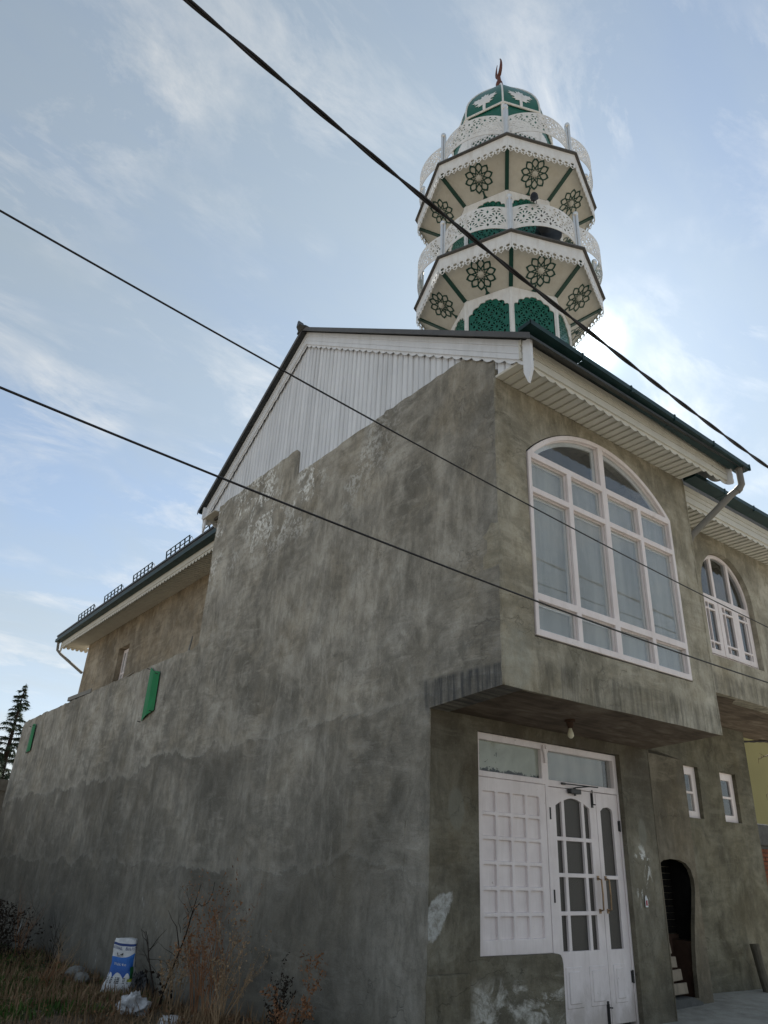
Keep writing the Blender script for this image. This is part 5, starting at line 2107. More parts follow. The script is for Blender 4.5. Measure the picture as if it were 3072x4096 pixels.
# ================================================================== vegetation
def twig(mb, p, d, L, r_, depth, g, spread=0.6, curve=0.25, n=5, kids=(2, 4), up=0.15, leafs=None, sides=5):
    pts = [Vector(p)]
    d = Vector(d).normalized()
    rad = [r_]
    for i in range(n):
        d = (d + Vector((g.gauss(0, curve), g.gauss(0, curve), g.gauss(0, curve) + up)) * (1.0 / n) * 2).normalized()
        pts.append(pts[-1] + d * (L / n))
        rad.append(r_ * (1 - 0.75 * (i + 1) / n))
    mb.tube(pts, rad, sides if depth > 0 else 3, False)
    if leafs and depth <= 1:
        leafs(mb, pts, g)
    if depth > 0:
        for _ in range(g.randint(*kids)):
            i = g.randint(max(1, n // 3), n)
            q = pts[i]
            dd = (pts[i] - pts[i - 1]).normalized()
            side = Vector((g.gauss(0, 1), g.gauss(0, 1), g.gauss(0, 0.6))).normalized()
            nd_ = (dd + side * spread).normalized()
            twig(mb, q, nd_, L * g.uniform(0.4, 0.7), rad[i] * 0.75 + 0.0004, depth - 1, g, spread, curve, max(3, n - 1), kids, up, leafs, sides)
    return pts


def clamp_wall(mb, xmax=-0.03):
    mb.v = [(min(x, xmax - 0.02 * ((i * 7) % 5) / 5), y, z) if y > -0.5 else (x, y, z) for i, (x, y, z) in enumerate(mb.v)]


def seedheads(mb, pts, g):
    for p in pts[1:]:
        if g.random() < 0.75:
            for _ in range(2):
                c = p + Vector((g.gauss(0, 0.012), g.gauss(0, 0.012), g.gauss(0, 0.012)))
                s = g.uniform(0.007, 0.016)
                a = Vector((g.gauss(0, 1), g.gauss(0, 1), g.gauss(0, 1))).normalized() * s
                b_ = Vector((g.gauss(0, 1), g.gauss(0, 1), g.gauss(0, 1))).normalized() * s
                mb.add([c - a, c + b_, c + a, c - b_], [(0, 1, 2, 3)])


# bare shrub against the wall
sh = empty('bare_shrub', (-0.30, 5.40, gz(0, 5.4)))
tag(sh, 'bare dark shrub with long forked branches beside the white sack', 'shrub')
g = random.Random(12)
mb = MB()
b0 = Vector((0, 0, -0.02))


def path(P, r0, r1, n=6):
    P = [Vector(p) for p in P]
    mb.tube(P, [r0 + (r1 - r0) * i / (len(P) - 1) for i in range(len(P))], n, False)


# main limbs follow the photo: one leaning right and up, one left
path([b0, (0.0, -0.15, 0.25), (0.02, -0.33, 0.55), (0.03, -0.45, 0.78), (0.02, -0.55, 0.98), (0.02, -0.60, 1.10), (0.03, -0.68, 1.32)], 0.013, 0.003)
path([(0.03, -0.45, 0.78), (0.02, -0.53, 0.90), (0.0, -0.58, 0.96), (0.0, -0.66, 1.06), (0.02, -0.72, 1.12), (0.02, -0.80, 1.10), (0.03, -0.92, 1.14), (0.03, -1.02, 1.24), (0.03, -1.04, 1.36)], 0.007, 0.0025)
path([(0.02, -0.36, 0.60), (0.0, -0.30, 0.74), (0.0, -0.22, 0.84), (0.0, -0.05, 0.90), (0.02, 0.15, 0.98)], 0.007, 0.0025)
path([b0, (-0.02, 0.20, 0.22), (-0.02, 0.45, 0.45), (0.0, 0.62, 0.62), (0.0, 0.72, 0.70)], 0.011, 0.004)
path([(-0.01, 0.55, 0.55), (0.0, 0.75, 0.68), (0.02, 0.95, 0.70)], 0.005, 0.002)
path([(-0.01, 0.5, 0.5), (0.0, 0.30, 0.66), (0.02, 0.12, 0.78)], 0.006, 0.002)
for i in range(26):
    t = g.random()
    p = Vector((g.gauss(0, 0.03), -0.6 * t + 0.15 * g.gauss(0, 1) * t, 1.1 * t)) if g.random() < 0.65 else Vector((0, 0.7 * t, 0.65 * t))
    twig(mb, p, (g.gauss(-0.3, 0.5), g.gauss(0, 1), g.uniform(0.1, 1)), g.uniform(0.12, 0.34), 0.0035, 1, g, 0.8, 0.5, 5, (1, 2), 0.1)
wx = sh.location.x
mb.v = [(min(x, -0.03 - wx), y, z) for x, y, z in mb.v]
mb.build('branches', M['bark'], sh, smooth=True)
mb = MB()
for i in range(26):
    c = Vector((g.gauss(-0.05, 0.06), g.gauss(-0.1, 0.22), abs(g.gauss(0.14, 0.12))))
    a = Vector((g.gauss(0, 1), g.gauss(0, 1), g.gauss(0, 1))).normalized() * 0.035
    b_ = Vector((g.gauss(0, 1), g.gauss(0, 1), g.gauss(0, 1))).normalized() * 0.022
    mb.add([c - a, c + b_, c + a, c - b_], [(0, 1, 2, 3)])
mb.build('withered_leaves', M['bark'], sh)


def weed(name, x, y, h, n, seed, mat, label, lean=(0, 0), depth=2, r_=0.0075, spread=0.55, seeds=True, kids=(2, 4), wide=0.09):
    z = gz(x, y)
    e = empty(name, (x, y, z))
    tag(e, label, 'weed', 'dry weeds along the wall')
    g = random.Random(seed)
    mb = MB()
    for i in range(n):
        p = (g.gauss(0, wide * 0.6), g.gauss(0, wide), -0.02)
        d = (lean[0] + g.gauss(0, 0.14), lean[1] + g.gauss(0, 0.2), 1)
        twig(mb, p, d, h * g.uniform(0.6, 1.0), r_, depth, g, spread, 0.22, 6, kids, 0.12, seedheads if seeds else None, 4)
    mb.v = [(min(px, -0.025 - x), py, max(pz, -0.05)) for px, py, pz in mb.v]
    mb.build('stalks', mat, e)
    return e


weed('dry_weed', -0.26, 4.52, 1.0, 7, 31, M['dry'], 'tall reddish dry weed right of the bare shrub')
weed('dry_weed', -0.30, 4.10, 0.95, 9, 32, M['dry'], 'thick reddish dry weed with seed heads left of the middle of the wall', lean=(0, 0.05))
weed('dry_weed', -0.28, 3.68, 0.70, 9, 33, M['dry2'], 'shorter straw coloured weed tuft beside the reddish weeds', spread=0.4)
weed('dry_weed', -0.24, 2.74, 0.46, 7, 34, M['bark'], 'dark withered weed clump below the middle of the wall', spread=0.5, wide=0.06)
weed('dry_weed', -0.24, 2.52, 0.62, 4, 35, M['dry'], 'thin branching weed leaning right, nearest the entrance', lean=(0, -0.45), depth=3, spread=0.7)
weed('dry_weed', -0.30, 5.05, 0.55, 9, 36, M['dry2'], 'pale dry weed tuft at the foot of the bare shrub', spread=0.45)
weed('dry_weed', -0.55, 11.2, 0.95, 5, 37, M['dry'], 'thin tall dry weed standing in the dark bush at the far left', depth=2, spread=0.4, seeds=False)
weed('dry_weed', -0.70, 8.3, 0.55, 6, 38, M['dry2'], 'broken pale stalks left of the white sack', lean=(0.1, -0.3), seeds=False, spread=0.7)
weed('dry_weed', -0.45, 9.6, 0.62, 5, 39, M['bark'], 'dark thin weed between the far bush and the sack', seeds=False, spread=0.6)
weed('dry_weed', -1.05, 7.4, 0.42, 7, 40, M['dry'], 'low tangled brown weed in front of the sack', lean=(0.1, -0.4), seeds=False, spread=0.9, kids=(2, 3))
weed('dry_weed', -0.55, 3.35, 0.40, 9, 41, M['dry2'], 'low straw tuft in the foreground below the weeds', spread=0.5, seeds=False)

# dark bush at the far left
bu = empty('dark_bush', (-0.95, 11.9, gz(0, 11.9)))
tag(bu, 'dense dark leafless bush at the far left foot of the wall', 'bush')
g = random.Random(51)
mb = MB()
for i in range(70):
    p = (g.gauss(0, 0.25), g.gauss(0, 0.7), 0)
    twig(mb, p, (g.gauss(0, 0.5), g.gauss(0, 0.5), 1), g.uniform(0.5, 1.05), 0.006, 2, g, 0.8, 0.35, 5, (2, 4), 0.05, None, 3)
mb.v = [(min(px, 0.88), py, max(pz, -0.05)) for px, py, pz in mb.v]
mb.build('branches', M['bark'], bu)
mb = MB()
for i in range(2600):
    a = g.uniform(0, 2 * PI)
    rr_ = abs(g.gauss(0, 0.5))
    c = Vector((min(0.85, rr_ * math.cos(a) * 0.9), rr_ * math.sin(a) * 1.9, max(0.0, g.uniform(0, 0.95) * (1 - 0.25 * rr_))))
    u = Vector((g.gauss(0, 1), g.gauss(0, 1), g.gauss(0, 1))).normalized() * 0.03
    w = Vector((g.gauss(0, 1), g.gauss(0, 1), g.gauss(0, 1))).normalized() * 0.018
    mb.add([c - u, c + w, c + u, c - w], [(0, 1, 2, 3)])
mb.build('withered_leaves', M['bark'], bu, fix=False)

# grass and straw
def blades(name, n, area, mat, hmin, hmax, seed, dens, label, flat=0.3):
    r2 = np.random.RandomState(seed)
    V, F = [], []
    k = 0
    tries = 0
    while k < n and tries < n * 8:
        tries += 1
        x = r2.uniform(area[0], area[1])
        y = r2.uniform(area[2], area[3])
        if r2.rand() > dens(x, y):
            continue
        z = gz(x, y) + 0.04 * math.sin(x * 1.9 + y * 0.7) + 0.03 * math.sin(y * 2.3 - x * 1.1) - 0.01
        h = r2.uniform(hmin, hmax)
        a = r2.uniform(0, 6.28)
        w = r2.uniform(0.003, 0.0075)
        lean = abs(r2.normal(0, flat))
        dx, dy = math.cos(a), math.sin(a)
        px, py = -dy * w, dx * w
        b0 = len(V)
        mx, mz = h * 0.5 * math.sin(lean), h * 0.5 * math.cos(lean)
        l2 = min(1.5, lean * 2.0)
        tx_, tz_ = mx + h * 0.5 * math.sin(l2), mz + h * 0.5 * math.cos(l2)
        V += [(min(x - px, -0.02), y - py, z), (min(x + px, -0.02), y + py, z), (min(x + dx * mx + px, -0.02), y + dy * mx + py, z + mz), (min(x + dx * mx - px, -0.02), y + dy * mx - py, z + mz), (min(x + dx * tx_, -0.02), y + dy * tx_, z + tz_)]
        F += [(b0, b0 + 1, b0 + 2, b0 + 3), (b0 + 3, b0 + 2, b0 + 4)]
        k += 1
    mb = MB()
    mb.v, mb.f = V, F
    o = mb.build(name, mat, None, fix=False)
    tag(o, label, 'ground cover', kind='stuff')
    return o


def n2(x, y, s):
    return 0.5 + 0.5 * math.sin(x * 2.1 * s + 1.3 * math.sin(y * 1.1 * s)) * math.sin(y * 1.7 * s + 2.0 * math.sin(x * 0.9 * s))


blades('grass', 17000, (-3.2, 0, 5.0, 15.0), M['grass'], 0.04, 0.13, 3, lambda x, y: (0.75 if n2(x, y, 1.0) > 0.42 else 0.10) * (1.0 if x < -0.5 else 0.3), 'short green grass at the left foot of the wall', 0.45)
blades('straw', 20000, (-2.8, 0, 1.0, 12.0), M['straw'], 0.06, 0.24, 5, lambda x, y: 0.8 if n2(x + 3, y, 1.4) > 0.30 else 0.25, 'tangled brown straw covering the ground along the wall', 1.25)

# fallen leaves and bits among the straw
def litter(name, n, mat, seed, label, s0, s1):
    r2 = random.Random(seed)
    mb = MB()
    for _ in range(n):
        x, y = -abs(r2.gauss(0.0, 0.9)) - 0.05, r2.uniform(1.2, 11.0)
        z = gz(x, y) + 0.04 * math.sin(x * 1.9 + y * 0.7) + 0.03 * math.sin(y * 2.3 - x * 1.1) + r2.uniform(0.005, 0.06)
        c = Vector((x, y, z))
        u = Vector((r2.gauss(0, 1), r2.gauss(0, 1), r2.gauss(0, 0.35))).normalized() * r2.uniform(s0, s1)
        w = Vector((r2.gauss(0, 1), r2.gauss(0, 1), r2.gauss(0, 0.6))).normalized() * r2.uniform(s0, s1) * 0.6
        q = [c - u, c + w, c + u, c - w]
        q = [Vector((min(p.x, -0.02), p.y, p.z)) for p in q]
        mb.add(q, [(0, 1, 2), (0, 2, 3)])
    return tag(mb.build(name, mat, None, fix=False), label, 'ground cover', kind='stuff')


litter('fallen_leaves', 1500, M['dry'], 77, 'fallen brown leaves among the straw', 0.012, 0.035)
litter('rubble_chips', 260, M['stone'], 78, 'pale mortar chips scattered at the foot of the wall', 0.008, 0.028)

# conifer beyond the wall
co = empty('conifer_tree', (0.98, 25.0, -3.8))
tag(co, 'dark cedar rising beyond the far end of the long wall', 'tree')
g = random.Random(61)
mb = MB()
HT = 7.5
mb.tube([(0, 0, 0), (0.02, 0, 2.5), (-0.02, 0, 5), (0.0, 0, 6.6), (0.03, 0, HT)], [0.16, 0.13, 0.08, 0.035, 0.008], 8)
br = []
z = 2.2
while z < HT - 0.05:
    t = (HT - z) / (HT - 2.2)
    L = 0.12 + 1.75 * t ** 1.15 * g.uniform(0.65, 1.1)
    for k in range(g.randint(3, 5) if t > 0.06 else 2):
        a = g.uniform(0, 2 * PI)
        Lk = L * g.uniform(0.5, 1.1)
        pts = [Vector((0, 0, z))]
        for i in range(1, 5):
            s = i / 4
            pts.append(Vector((math.cos(a) * Lk * s, math.sin(a) * Lk * s, z + 0.18 * Lk * math.sin(s * 2.4) - 0.10 * Lk * s * s)))
        mb.tube(pts, [0.02 * t + 0.006, 0.015 * t + 0.005, 0.012 * t + 0.004, 0.006, 0.002], 4, False)
        br.append((pts, t))
    z += g.uniform(0.13, 0.24) * (0.5 + t * 0.8)
mb.build('trunk', M['bark'], co)
mb = MB()
for pts, t in br:
    nleaf = int(42 + 130 * t)
    for _ in range(nleaf):
        s = g.uniform(0.12, 1.0) * 3.999
        i = int(s)
        p = pts[i].lerp(pts[i + 1], s - i)
        d = Vector((g.gauss(0, 0.6), g.gauss(0, 0.6), -0.55 + g.gauss(0, 0.4)))
        d = (d + (pts[i + 1] - pts[i]).normalized() * 0.7).normalized()
        ln = g.uniform(0.10, 0.30) * (0.55 + 0.6 * t)
        sd = d.cross(Vector((g.gauss(0, 1), g.gauss(0, 1), g.gauss(0, 1)))).normalized() * g.uniform(0.010, 0.020)
        mb.add([p - sd, p + sd, p + d * ln], [(0, 1, 2)])
mb.build('crown', M['needle'], co, fix=False)

# ledge beyond the far end
mb = MB()
mb.box(-6, 19.6, -0.22, 0.42, 20.4, 0.07)
mb.box(-6, 19.7, -4.2, 0.33, 20.3, -0.222)
tag(mb.build('boundary_wall', M['coping'], None, wob=0.0), 'grey concrete wall with thick coping beyond the far left corner', 'wall')
e = empty('bare_tree', (-0.9, 21.6, -3.8))
tag(e, 'tangle of thin bare branches behind the far boundary wall', 'tree')
g = random.Random(71)
mb = MB()
mb.tube([(0, 0, 0), (0.05, 0, 1.5), (0.1, 0, 3.2)], [0.06, 0.05, 0.035], 6)
for i in range(40):
    twig(mb, (0.1 + g.gauss(0, 0.3), g.gauss(0, 0.3), g.uniform(2.6, 3.6)), (g.gauss(0.3, 0.8), g.gauss(0, 0.8), g.uniform(0.1, 1)), g.uniform(0.6, 1.4), 0.012, 2, g, 0.8, 0.35, 5, (2, 3), 0.05, None, 3)
mb.build('branches', M['thorn'], e)

# ================================================================== sack, bag, stones
def sack_mat():
    b = NB('printed putty sack')
    uv = b.n('ShaderNodeUVMap')
    u, v, _ = b.xyz(uv.outputs[0])
    c = b.ramp(b.noise(14, 5, 0.6), [(0.3, (0.52, 0.52, 0.53)), (0.7, (0.68, 0.68, 0.69))])
    front = b.math('MULTIPLY', b.smooth(u, 0.02, 0.03), b.math('SUBTRACT', 1.0, b.smooth(u, 0.47, 0.48)))

    def band(s, a, d, e=0.004):
        return b.math('MULTIPLY', b.smooth(s, a, a + e), b.math('SUBTRACT', 1.0, b.smooth(s, d, d + e)))
    # dark blue strip near the top
    c = b.mix(b.math('MULTIPLY', band(v, 0.855, 0.90), b.math('SUBTRACT', 1.0, band(u, 0.48, 0.53))), c, (0.012, 0.035, 0.16))
    # blue sweep in the middle, slanting
    vv = b.math('ADD', v, b.math('MULTIPLY', b.math('SUBTRACT', u, 0.25), -0.35))
    top = b.math('ADD', 0.66, b.math('MULTIPLY', b.smooth(u, 0.22, 0.46), 0.08))
    sweep = b.math('MULTIPLY', b.math('GREATER_THAN', top, v), b.math('GREATER_THAN', v, b.math('ADD', 0.30, b.math('MULTIPLY', b.math('ABSOLUTE', b.math('SINE', b.math('MULTIPLY', u, 34.0))), 0.10))))
    blue = b.ramp(v, [(0.3, (0.008, 0.06, 0.30)), (0.7, (0.02, 0.15, 0.50))])
    c = b.mix(b.math('MULTIPLY', sweep, band(u, 0.05, 0.43)), c, blue)
    # green foot and yellow strip on the right
    c = b.mix(b.math('MULTIPLY', band(v, 0.30, 0.50), band(u, 0.36, 0.46)), c, (0.01, 0.10, 0.03))
    c = b.mix(b.math('MULTIPLY', band(v, 0.25, 0.30), band(u, 0.33, 0.47)), c, (0.38, 0.42, 0.03))
    # back seam strip in blue and yellow
    c = b.mix(b.math('MULTIPLY', band(u, 0.53, 0.57), band(v, 0.60, 0.93)), c, (0.012, 0.035, 0.16))
    c = b.mix(b.math('MULTIPLY', band(u, 0.57, 0.60), band(v, 0.70, 0.90)), c, (0.42, 0.45, 0.05))
    # dirt at the bottom
    d = b.math('SUBTRACT', 1.0, b.smooth(b.math('ADD', v, b.math('MULTIPLY', b.noise(9, 4, 0.6), 0.2)), 0.1, 0.42))
    c = b.mix(b.math('MULTIPLY', d, 0.6), c, (0.16, 0.14, 0.12))
    return b.bsdf(c, 0.45, 0.4, 0, b.noise(22, 5, 0.65, 0.6), 0.5, 0.02)


SACK_YAW = R(38)          # turned towards the lane
sk = empty('putty_sack', (-0.32, 6.72, gz(0, 6.7) - 0.02), 0.0)
tag(sk, 'white and blue printed plastic sack standing against the wall', 'sack')
SH = 0.64


def sack_pt(u, v, off=0.0):
    """u 0..1 round the sack (0..0.5 faces the lane), v 0..1 height"""
    g1 = math.sin(u * 2 * PI * 3 + 1.0) * 0.006 + math.sin(u * 2 * PI * 5 + v * 9) * 0.006 + 0.006 * math.sin(v * 40 + 3 * math.sin(u * 9)) * (1 - v)
    wid = np.interp(v, [0, 0.12, 0.3, 0.55, 0.72, 0.9, 1.0], [0.215, 0.20, 0.175, 0.148, 0.148, 0.152, 0.13])
    dep = np.interp(v, [0, 0.12, 0.3, 0.6, 0.85, 1.0], [0.15, 0.135, 0.11, 0.085, 0.06, 0.035])
    a = u * 2 * PI
    ca, sa = math.cos(a), math.sin(a)
    ex = 0.65
    lx_ = -math.copysign(abs(ca) ** ex, ca) * (wid + g1 + off)
    ly_ = -math.copysign(abs(sa) ** ex, sa) * (dep + g1 + off)
    lean = 0.10 * v
    sway = 0.015 * math.sin(v * 4.0) - 0.01 * v
    z = v * SH - (0.035 * ca * ca if v > 0.97 else 0) + 0.010 * math.sin(a * 2 + 1) * v
    X, Y = lx_ + sway, ly_ + lean
    ang = -SACK_YAW
    return (X * math.cos(ang) - Y * math.sin(ang), X * math.sin(ang) + Y * math.cos(ang), z)


NU, NV = 48, 30
mb = MB()
vs = [sack_pt(i / NU, j / NV) for j in range(NV + 1) for i in range(NU + 1)]
fs = [(j * (NU + 1) + i, j * (NU + 1) + i + 1, (j + 1) * (NU + 1) + i + 1, (j + 1) * (NU + 1) + i) for j in range(NV) for i in range(NU)]
mb.add(vs, fs)
so = mb.build('sack_cloth', sack_mat(), sk, smooth=True, fix=False)
uvl = so.data.uv_layers.new(name='UVMap')
for poly in so.data.polygons:
    for li, vi in zip(poly.loop_indices, poly.vertices):
        i, j = vi % (NU + 1), vi // (NU + 1)
        uvl.data[li].uv = (i / NU, j / NV)
M['print_blue'] = paint('dark blue print', (0.012, 0.03, 0.14), 0.5, 0.1, 9)
M['print_black'] = paint('black print', (0.015, 0.015, 0.02), 0.5, 0.1, 9)
M['print_white'] = paint('white print', (0.62, 0.64, 0.66), 0.5, 0.1, 9)


def text_on_sack(txt, u0, u1, v0, v1, mat, name='print', vertical=False):
    cu = bpy.data.curves.new('lettering', 'FONT')
    cu.body = txt
    cu.size = 1.0
    cu.resolution_u = 2
    to = bpy.data.objects.new('lettering', cu)
    COL.objects.link(to)
    bpy.context.view_layer.update()
    dg = bpy.context.evaluated_depsgraph_get()
    me = bpy.data.meshes.new_from_object(to.evaluated_get(dg))
    bpy.data.objects.remove(to)
    P = np.array([v.co[:2] for v in me.vertices])
    lo, hi = P.min(0), P.max(0)
    fs = [tuple(p.vertices) for p in me.polygons]
    bpy.data.meshes.remove(me)
    Q = []
    for x, y in P:
        a = (x - lo[0]) / (hi[0] - lo[0])
        c = (y - lo[1]) / (hi[1] - lo[1])
        if vertical:
            a, c = 1 - c, a
        Q.append(sack_pt(u0 + (u1 - u0) * a, v0 + (v1 - v0) * c, 0.004))
    mb = MB()
    mb.add(Q, fs)
    return mb.build(name, mat, sk, fix=False)


text_on_sack('NATIONAL Birla PUTTY', 0.045, 0.46, 0.79, 0.845, M['print_blue'], 'sack_title')
text_on_sack('Birla PUTTY', 0.485, 0.525, 0.48, 0.80, M['print_blue'], 'side_lettering', True)
text_on_sack('NATIONAL', 0.49, 0.525, 0.08, 0.42, M['print_black'], 'side_lettering', True)
text_on_sack('Waltto', 0.15, 0.29, 0.52, 0.57, M['print_white'], 'sack_lettering')
mb = MB()
for (pts_) in ([(0.17, 0.70), (0.17, 0.745), (0.20, 0.70)], [(0.25, 0.745), (0.25, 0.70), (0.22, 0.70)], [(0.17, 0.69), (0.25, 0.69), (0.25, 0.682), (0.17, 0.682)], [(0.18, 0.675), (0.24, 0.675), (0.24, 0.669), (0.18, 0.669)]):
    mb.add([sack_pt(a, b_, 0.004) for a, b_ in pts_], [tuple(range(len(pts_)))])
mb.build('sack_emblem', M['print_black'], sk, fix=False)
mb = MB()
for k, (u0, h) in enumerate(((0.08, 0.33), (0.13, 0.38), (0.18, 0.43), (0.23, 0.35), (0.28, 0.40), (0.33, 0.32))):
    for r_ in range(4):
        z0 = 0.22 + r_ * 0.028
        if z0 + 0.02 < h:
            for dx in (0.0, 0.014):
                mb.add([sack_pt(a, b_, 0.004) for a, b_ in ((u0 + dx, z0), (u0 + dx + 0.009, z0), (u0 + dx + 0.009, z0 + 0.018), (u0 + dx, z0 + 0.018))], [(0, 1, 2, 3)])
mb.build('sack_picture', M['print_black'], sk, fix=False)


def crumple(name, c, size, mat, label, cat, seed, squash=(1, 1, 0.7), group=None, sub=4, amp=0.3, soft=False):
    bm = bmesh.new()
    bmesh.ops.create_icosphere(bm, subdivisions=sub, radius=1.0)
    r2 = np.random.RandomState(seed)
    W = r2.normal(size=(16, 3)) * np.array([(1.3 if soft else 2.2) + (0.75 if soft else 0.45) * k for k in range(16)])[:, None]
    ph = r2.uniform(0, 6.28, 16)
    for v in bm.verts:
        p = np.array(v.co)
        d = 0.0
        for k in range(16):
            d += (0.5 - abs(math.sin(float(W[k] @ p) + ph[k]))) * (1 if soft else -1) / (1.4 + 0.35 * k)
        v.co = v.co * (1 + amp * d)
        v.co = Vector((v.co.x * size * squash[0], v.co.y * size * squash[1], max(v.co.z * size * squash[2], -0.45 * size * squash[2])))
    me = bpy.data.meshes.new(name)
    bm.to_mesh(me)
    bm.free()
    if soft:
        me.polygons.foreach_set('use_smooth', [True] * len(me.polygons))
    me.materials.append(mat)
    o = bpy.data.objects.new(name, me)
    o.location = c
    link(o)
    return tag(o, label, cat, group)


crumple('plastic_bag', (-0.74, 5.02, gz(0, 5.0) + 0.07), 0.20, M['bag'], 'crumpled white plastic bag in front of the sack', 'plastic bag', 4, (1.0, 1.25, 0.8), amp=0.30, sub=5, soft=True)
crumple('plastic_bag', (-0.16, 6.42, gz(0, 6.4) + 0.10), 0.17, M['bag_dark'], 'black and silver plastic bag between the sack and the wall', 'plastic bag', 6, (0.7, 0.9, 1.1), amp=0.30, sub=5, soft=True)
crumple('plastic_scrap', (-0.62, 4.2, gz(0, 4.2) + 0.03), 0.11, M['bag'], 'small scrap of pale plastic among the straw near the reddish weeds', 'plastic scrap', 8, (1.0, 1.3, 0.4), sub=3)
for k, (x, y, s_, lb) in enumerate(((-0.35, 8.15, 0.10, 'pale rubble stone half sunk left of the sack'), (-0.25, 8.75, 0.14, 'grey rubble stone against the wall left of the sack'), (-1.55, 8.9, 0.10, 'small grey stone in the grass at the far left'), (-1.5, 6.2, 0.06, 'small pale pebble in the straw at the lower left'))):
    crumple('stone', (x, y, gz(x, y) + 0.03), s_, M['stone'], lb, 'stone', 20 + k, (1.0, 1.3, 0.7), 'stones along the wall', 3, 0.18)

# ================================================================== right yard: crate, log, scrap label
cr_ = empty('slatted_crate', (3.98, 1.42, -2.62))
tag(cr_, 'old slatted wooden frame leaning inside the furnace niche', 'wooden frame')
mb = MB()
mb.box(-0.20, -0.03, -0.02, 0.12, 0.0, 0.085)
s0 = mb.build('slat', M['wood_old'], cr_, bevel=0.004)
s0.rotation_euler = (R(-6), 0, R(3))
s0.location = (0.14, -0.06, 0.06)
for i in range(1, 5):
    c = s0.copy()
    link(c, cr_)
    c.location = (0.14 - 0.062 * i, -0.06 + 0.012 * i, 0.06 + 0.128 * i)
    c.rotation_euler = (R(-6), R(2 * (-1) ** i), R(3))
mb = MB()
mb.hexa([(-0.10, -0.055, -0.02), (-0.05, -0.055, -0.02), (-0.05, -0.02, -0.02), (-0.10, -0.02, -0.02)], [(-0.22, 0.0, 0.68), (-0.17, 0.0, 0.68), (-0.17, 0.035, 0.68), (-0.22, 0.035, 0.68)])
mb.build('rail', M['wood_old'], cr_)
mb = MB()
mb.tube([(6.19, 1.44, -2.72), (6.20, 1.49, -2.5), (6.215, 1.53, -2.30), (6.22, 1.55, -2.17)], [0.06, 0.056, 0.055, 0.06], 10)
tag(mb.build('log', M['log'], None, smooth=False), 'short grey log leaning on the wall at the right', 'log')
mb = MB()
mb.prism([(2.985, -1.69), (3.03, -1.69), (3.035, -1.62), (3.01, -1.58), (2.99, -1.60)], lambda u, v: (u, 0.915, v), lambda u, v: (u, 0.918, v))
st_ = tag(mb.build('paper_scrap', M['print_white'], None), 'torn white and red sticker on the pier beside the door', 'sticker')
mb = MB()
mb.prism([(2.995, -1.675), (3.02, -1.675), (3.02, -1.625), (2.998, -1.63)], lambda u, v: (u, 0.912, v), lambda u, v: (u, 0.9145, v))
mb.build('red_print', paint('red print', (0.35, 0.03, 0.05), 0.5, 0.1), st_)

# yellow house, brick wall, thorn tree beyond the right end
yh = empty('yellow_house', (26, 13, -3))
tag(yh, 'plain olive yellow house beyond the right end of the mosque', 'house')
mb = MB()
mb.box(-9, -3.5, -0.3, 8, 6, 7.0)
mb.build('wall', M['yellow'], yh)
mb = MB()
mb.prism([(-4.3, 6.95), (1.2, 9.6), (6.8, 6.95), (6.8, 7.1), (1.2, 9.75), (-4.3, 7.1)], lambda u, v: (-9.6, u, v), lambda u, v: (8.6, u, v))
mb.build('roof', M['roof'], yh)
for x in (3.4, 6.4):
    mb = MB()
    mb.box(x - 0.6, -3.56, 3.8, x + 0.6, -3.501, 5.2)
    w_ = mb.build('window', M['white_wood'], yh)
    mb = MB()
    mb.box(x - 0.52, -3.575, 3.88, x + 0.52, -3.562, 5.12)
    mb.build('pane', M['glass_dark'], w_)

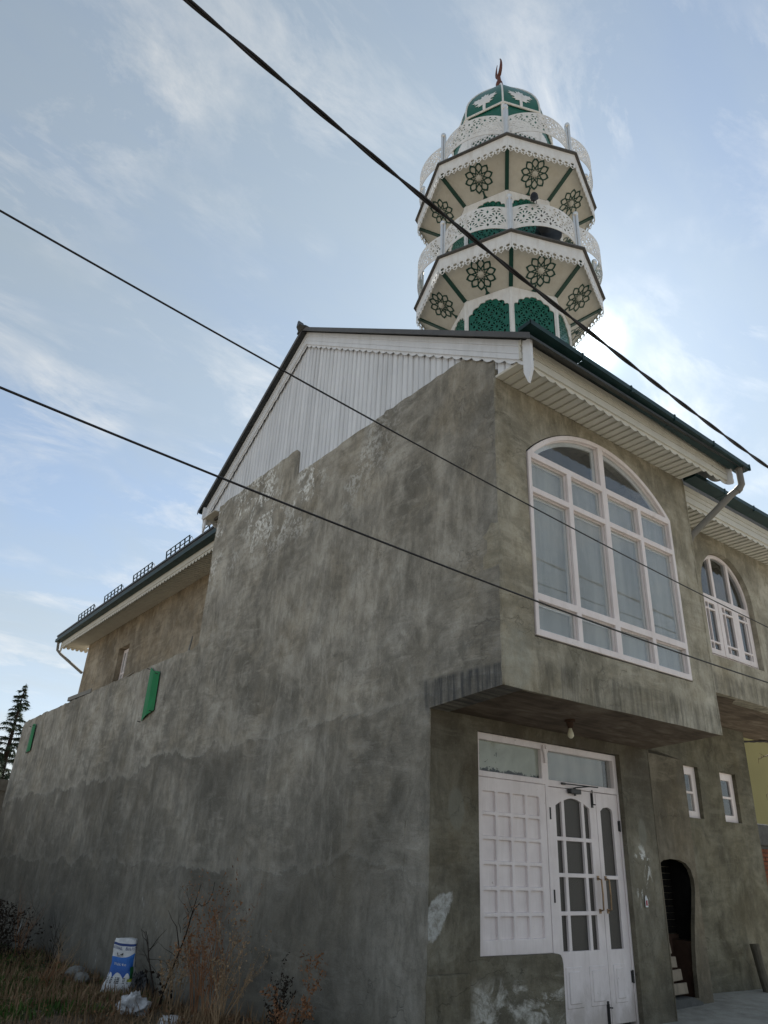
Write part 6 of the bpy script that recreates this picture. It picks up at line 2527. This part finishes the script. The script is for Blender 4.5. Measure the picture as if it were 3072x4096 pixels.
bw_ = empty('brick_wall', (13, 4.0, -3.0))
tag(bw_, 'red brick boundary wall with grey coping in front of the yellow house', 'wall')
mb = MB()
mb.box(-2.5, 0.03, -0.3, 4, 0.25, 2.16)
mb.build('mortar_core', M['coping'], bw_)
bk = random.Random(8)
mb = MB()
mb.box(0, 0, 0, 0.225, 0.06, 0.066)
b0_ = mb.build('brick', M['brick'], bw_)
b0_.location = (-1.5, 0, 0.9)
for i in range(17):
    for j in range(11):
        if i == 0 and j == 0:
            continue
        c = b0_.copy()
        link(c, bw_)
        c.location = (-1.5 + j * 0.237 + (0.118 if i % 2 else 0), bk.uniform(-0.006, 0.006), 0.9 + i * 0.0785 - 0.12)
mb = MB()
mb.box(-2.5, -0.05, 2.165, 4, 0.30, 2.58)
mb.build('coping', M['coping'], bw_, bevel=0.02)

tt_ = empty('thorn_tree', (10.35, 2.9, -3.0))
tag(tt_, 'bare thorny tree reaching past the right end of the mosque', 'tree')
g = random.Random(91)
mb = MB()
mb.tube([(0.9, 0.2, 0), (0.95, 0.2, 1.0), (0.9, 0.25, 2.2)], [0.06, 0.05, 0.04], 7)


def thorny(P, r0):
    P = [Vector(p) for p in P]
    Q = []
    for i in range(len(P) - 1):
        for k in range(4):
            Q.append(P[i].lerp(P[i + 1], k / 4) + Vector((0, g.gauss(0, 0.012), g.gauss(0, 0.012))))
    Q.append(P[-1])
    mb.tube(Q, [r0 * (1 - 0.75 * i / (len(Q) - 1)) for i in range(len(Q))], 5, False)
    for i in range(1, len(Q)):
        for s in (-1, 1):
            if g.random() < 0.8:
                d = Vector((g.gauss(-0.3, 0.4), g.gauss(0, 0.5), s * 0.9 + g.gauss(0, 0.3))).normalized()
                mb.tube([Q[i], Q[i] + d * g.uniform(0.06, 0.12)], [0.006, 0.001], 3, False)


thorny([(0.92, 0.2, 1.9), (0.5, 0.1, 2.65), (0.1, 0.05, 2.55), (-0.35, 0.0, 2.33)], 0.018)
thorny([(0.9, 0.2, 2.1), (0.4, 0.1, 3.0), (-0.1, 0.0, 3.12), (-0.45, -0.05, 2.98)], 0.018)
thorny([(0.9, 0.2, 2.2), (0.5, 0.1, 3.5), (0.0, 0.0, 3.75), (-0.5, -0.05, 3.62)], 0.018)
thorny([(0.9, 0.2, 1.6), (0.5, 0.1, 2.1), (0.0, 0.05, 2.22), (-0.40, 0.0, 2.30)], 0.016)
mb.build('branches', M['thorn'], tt_)
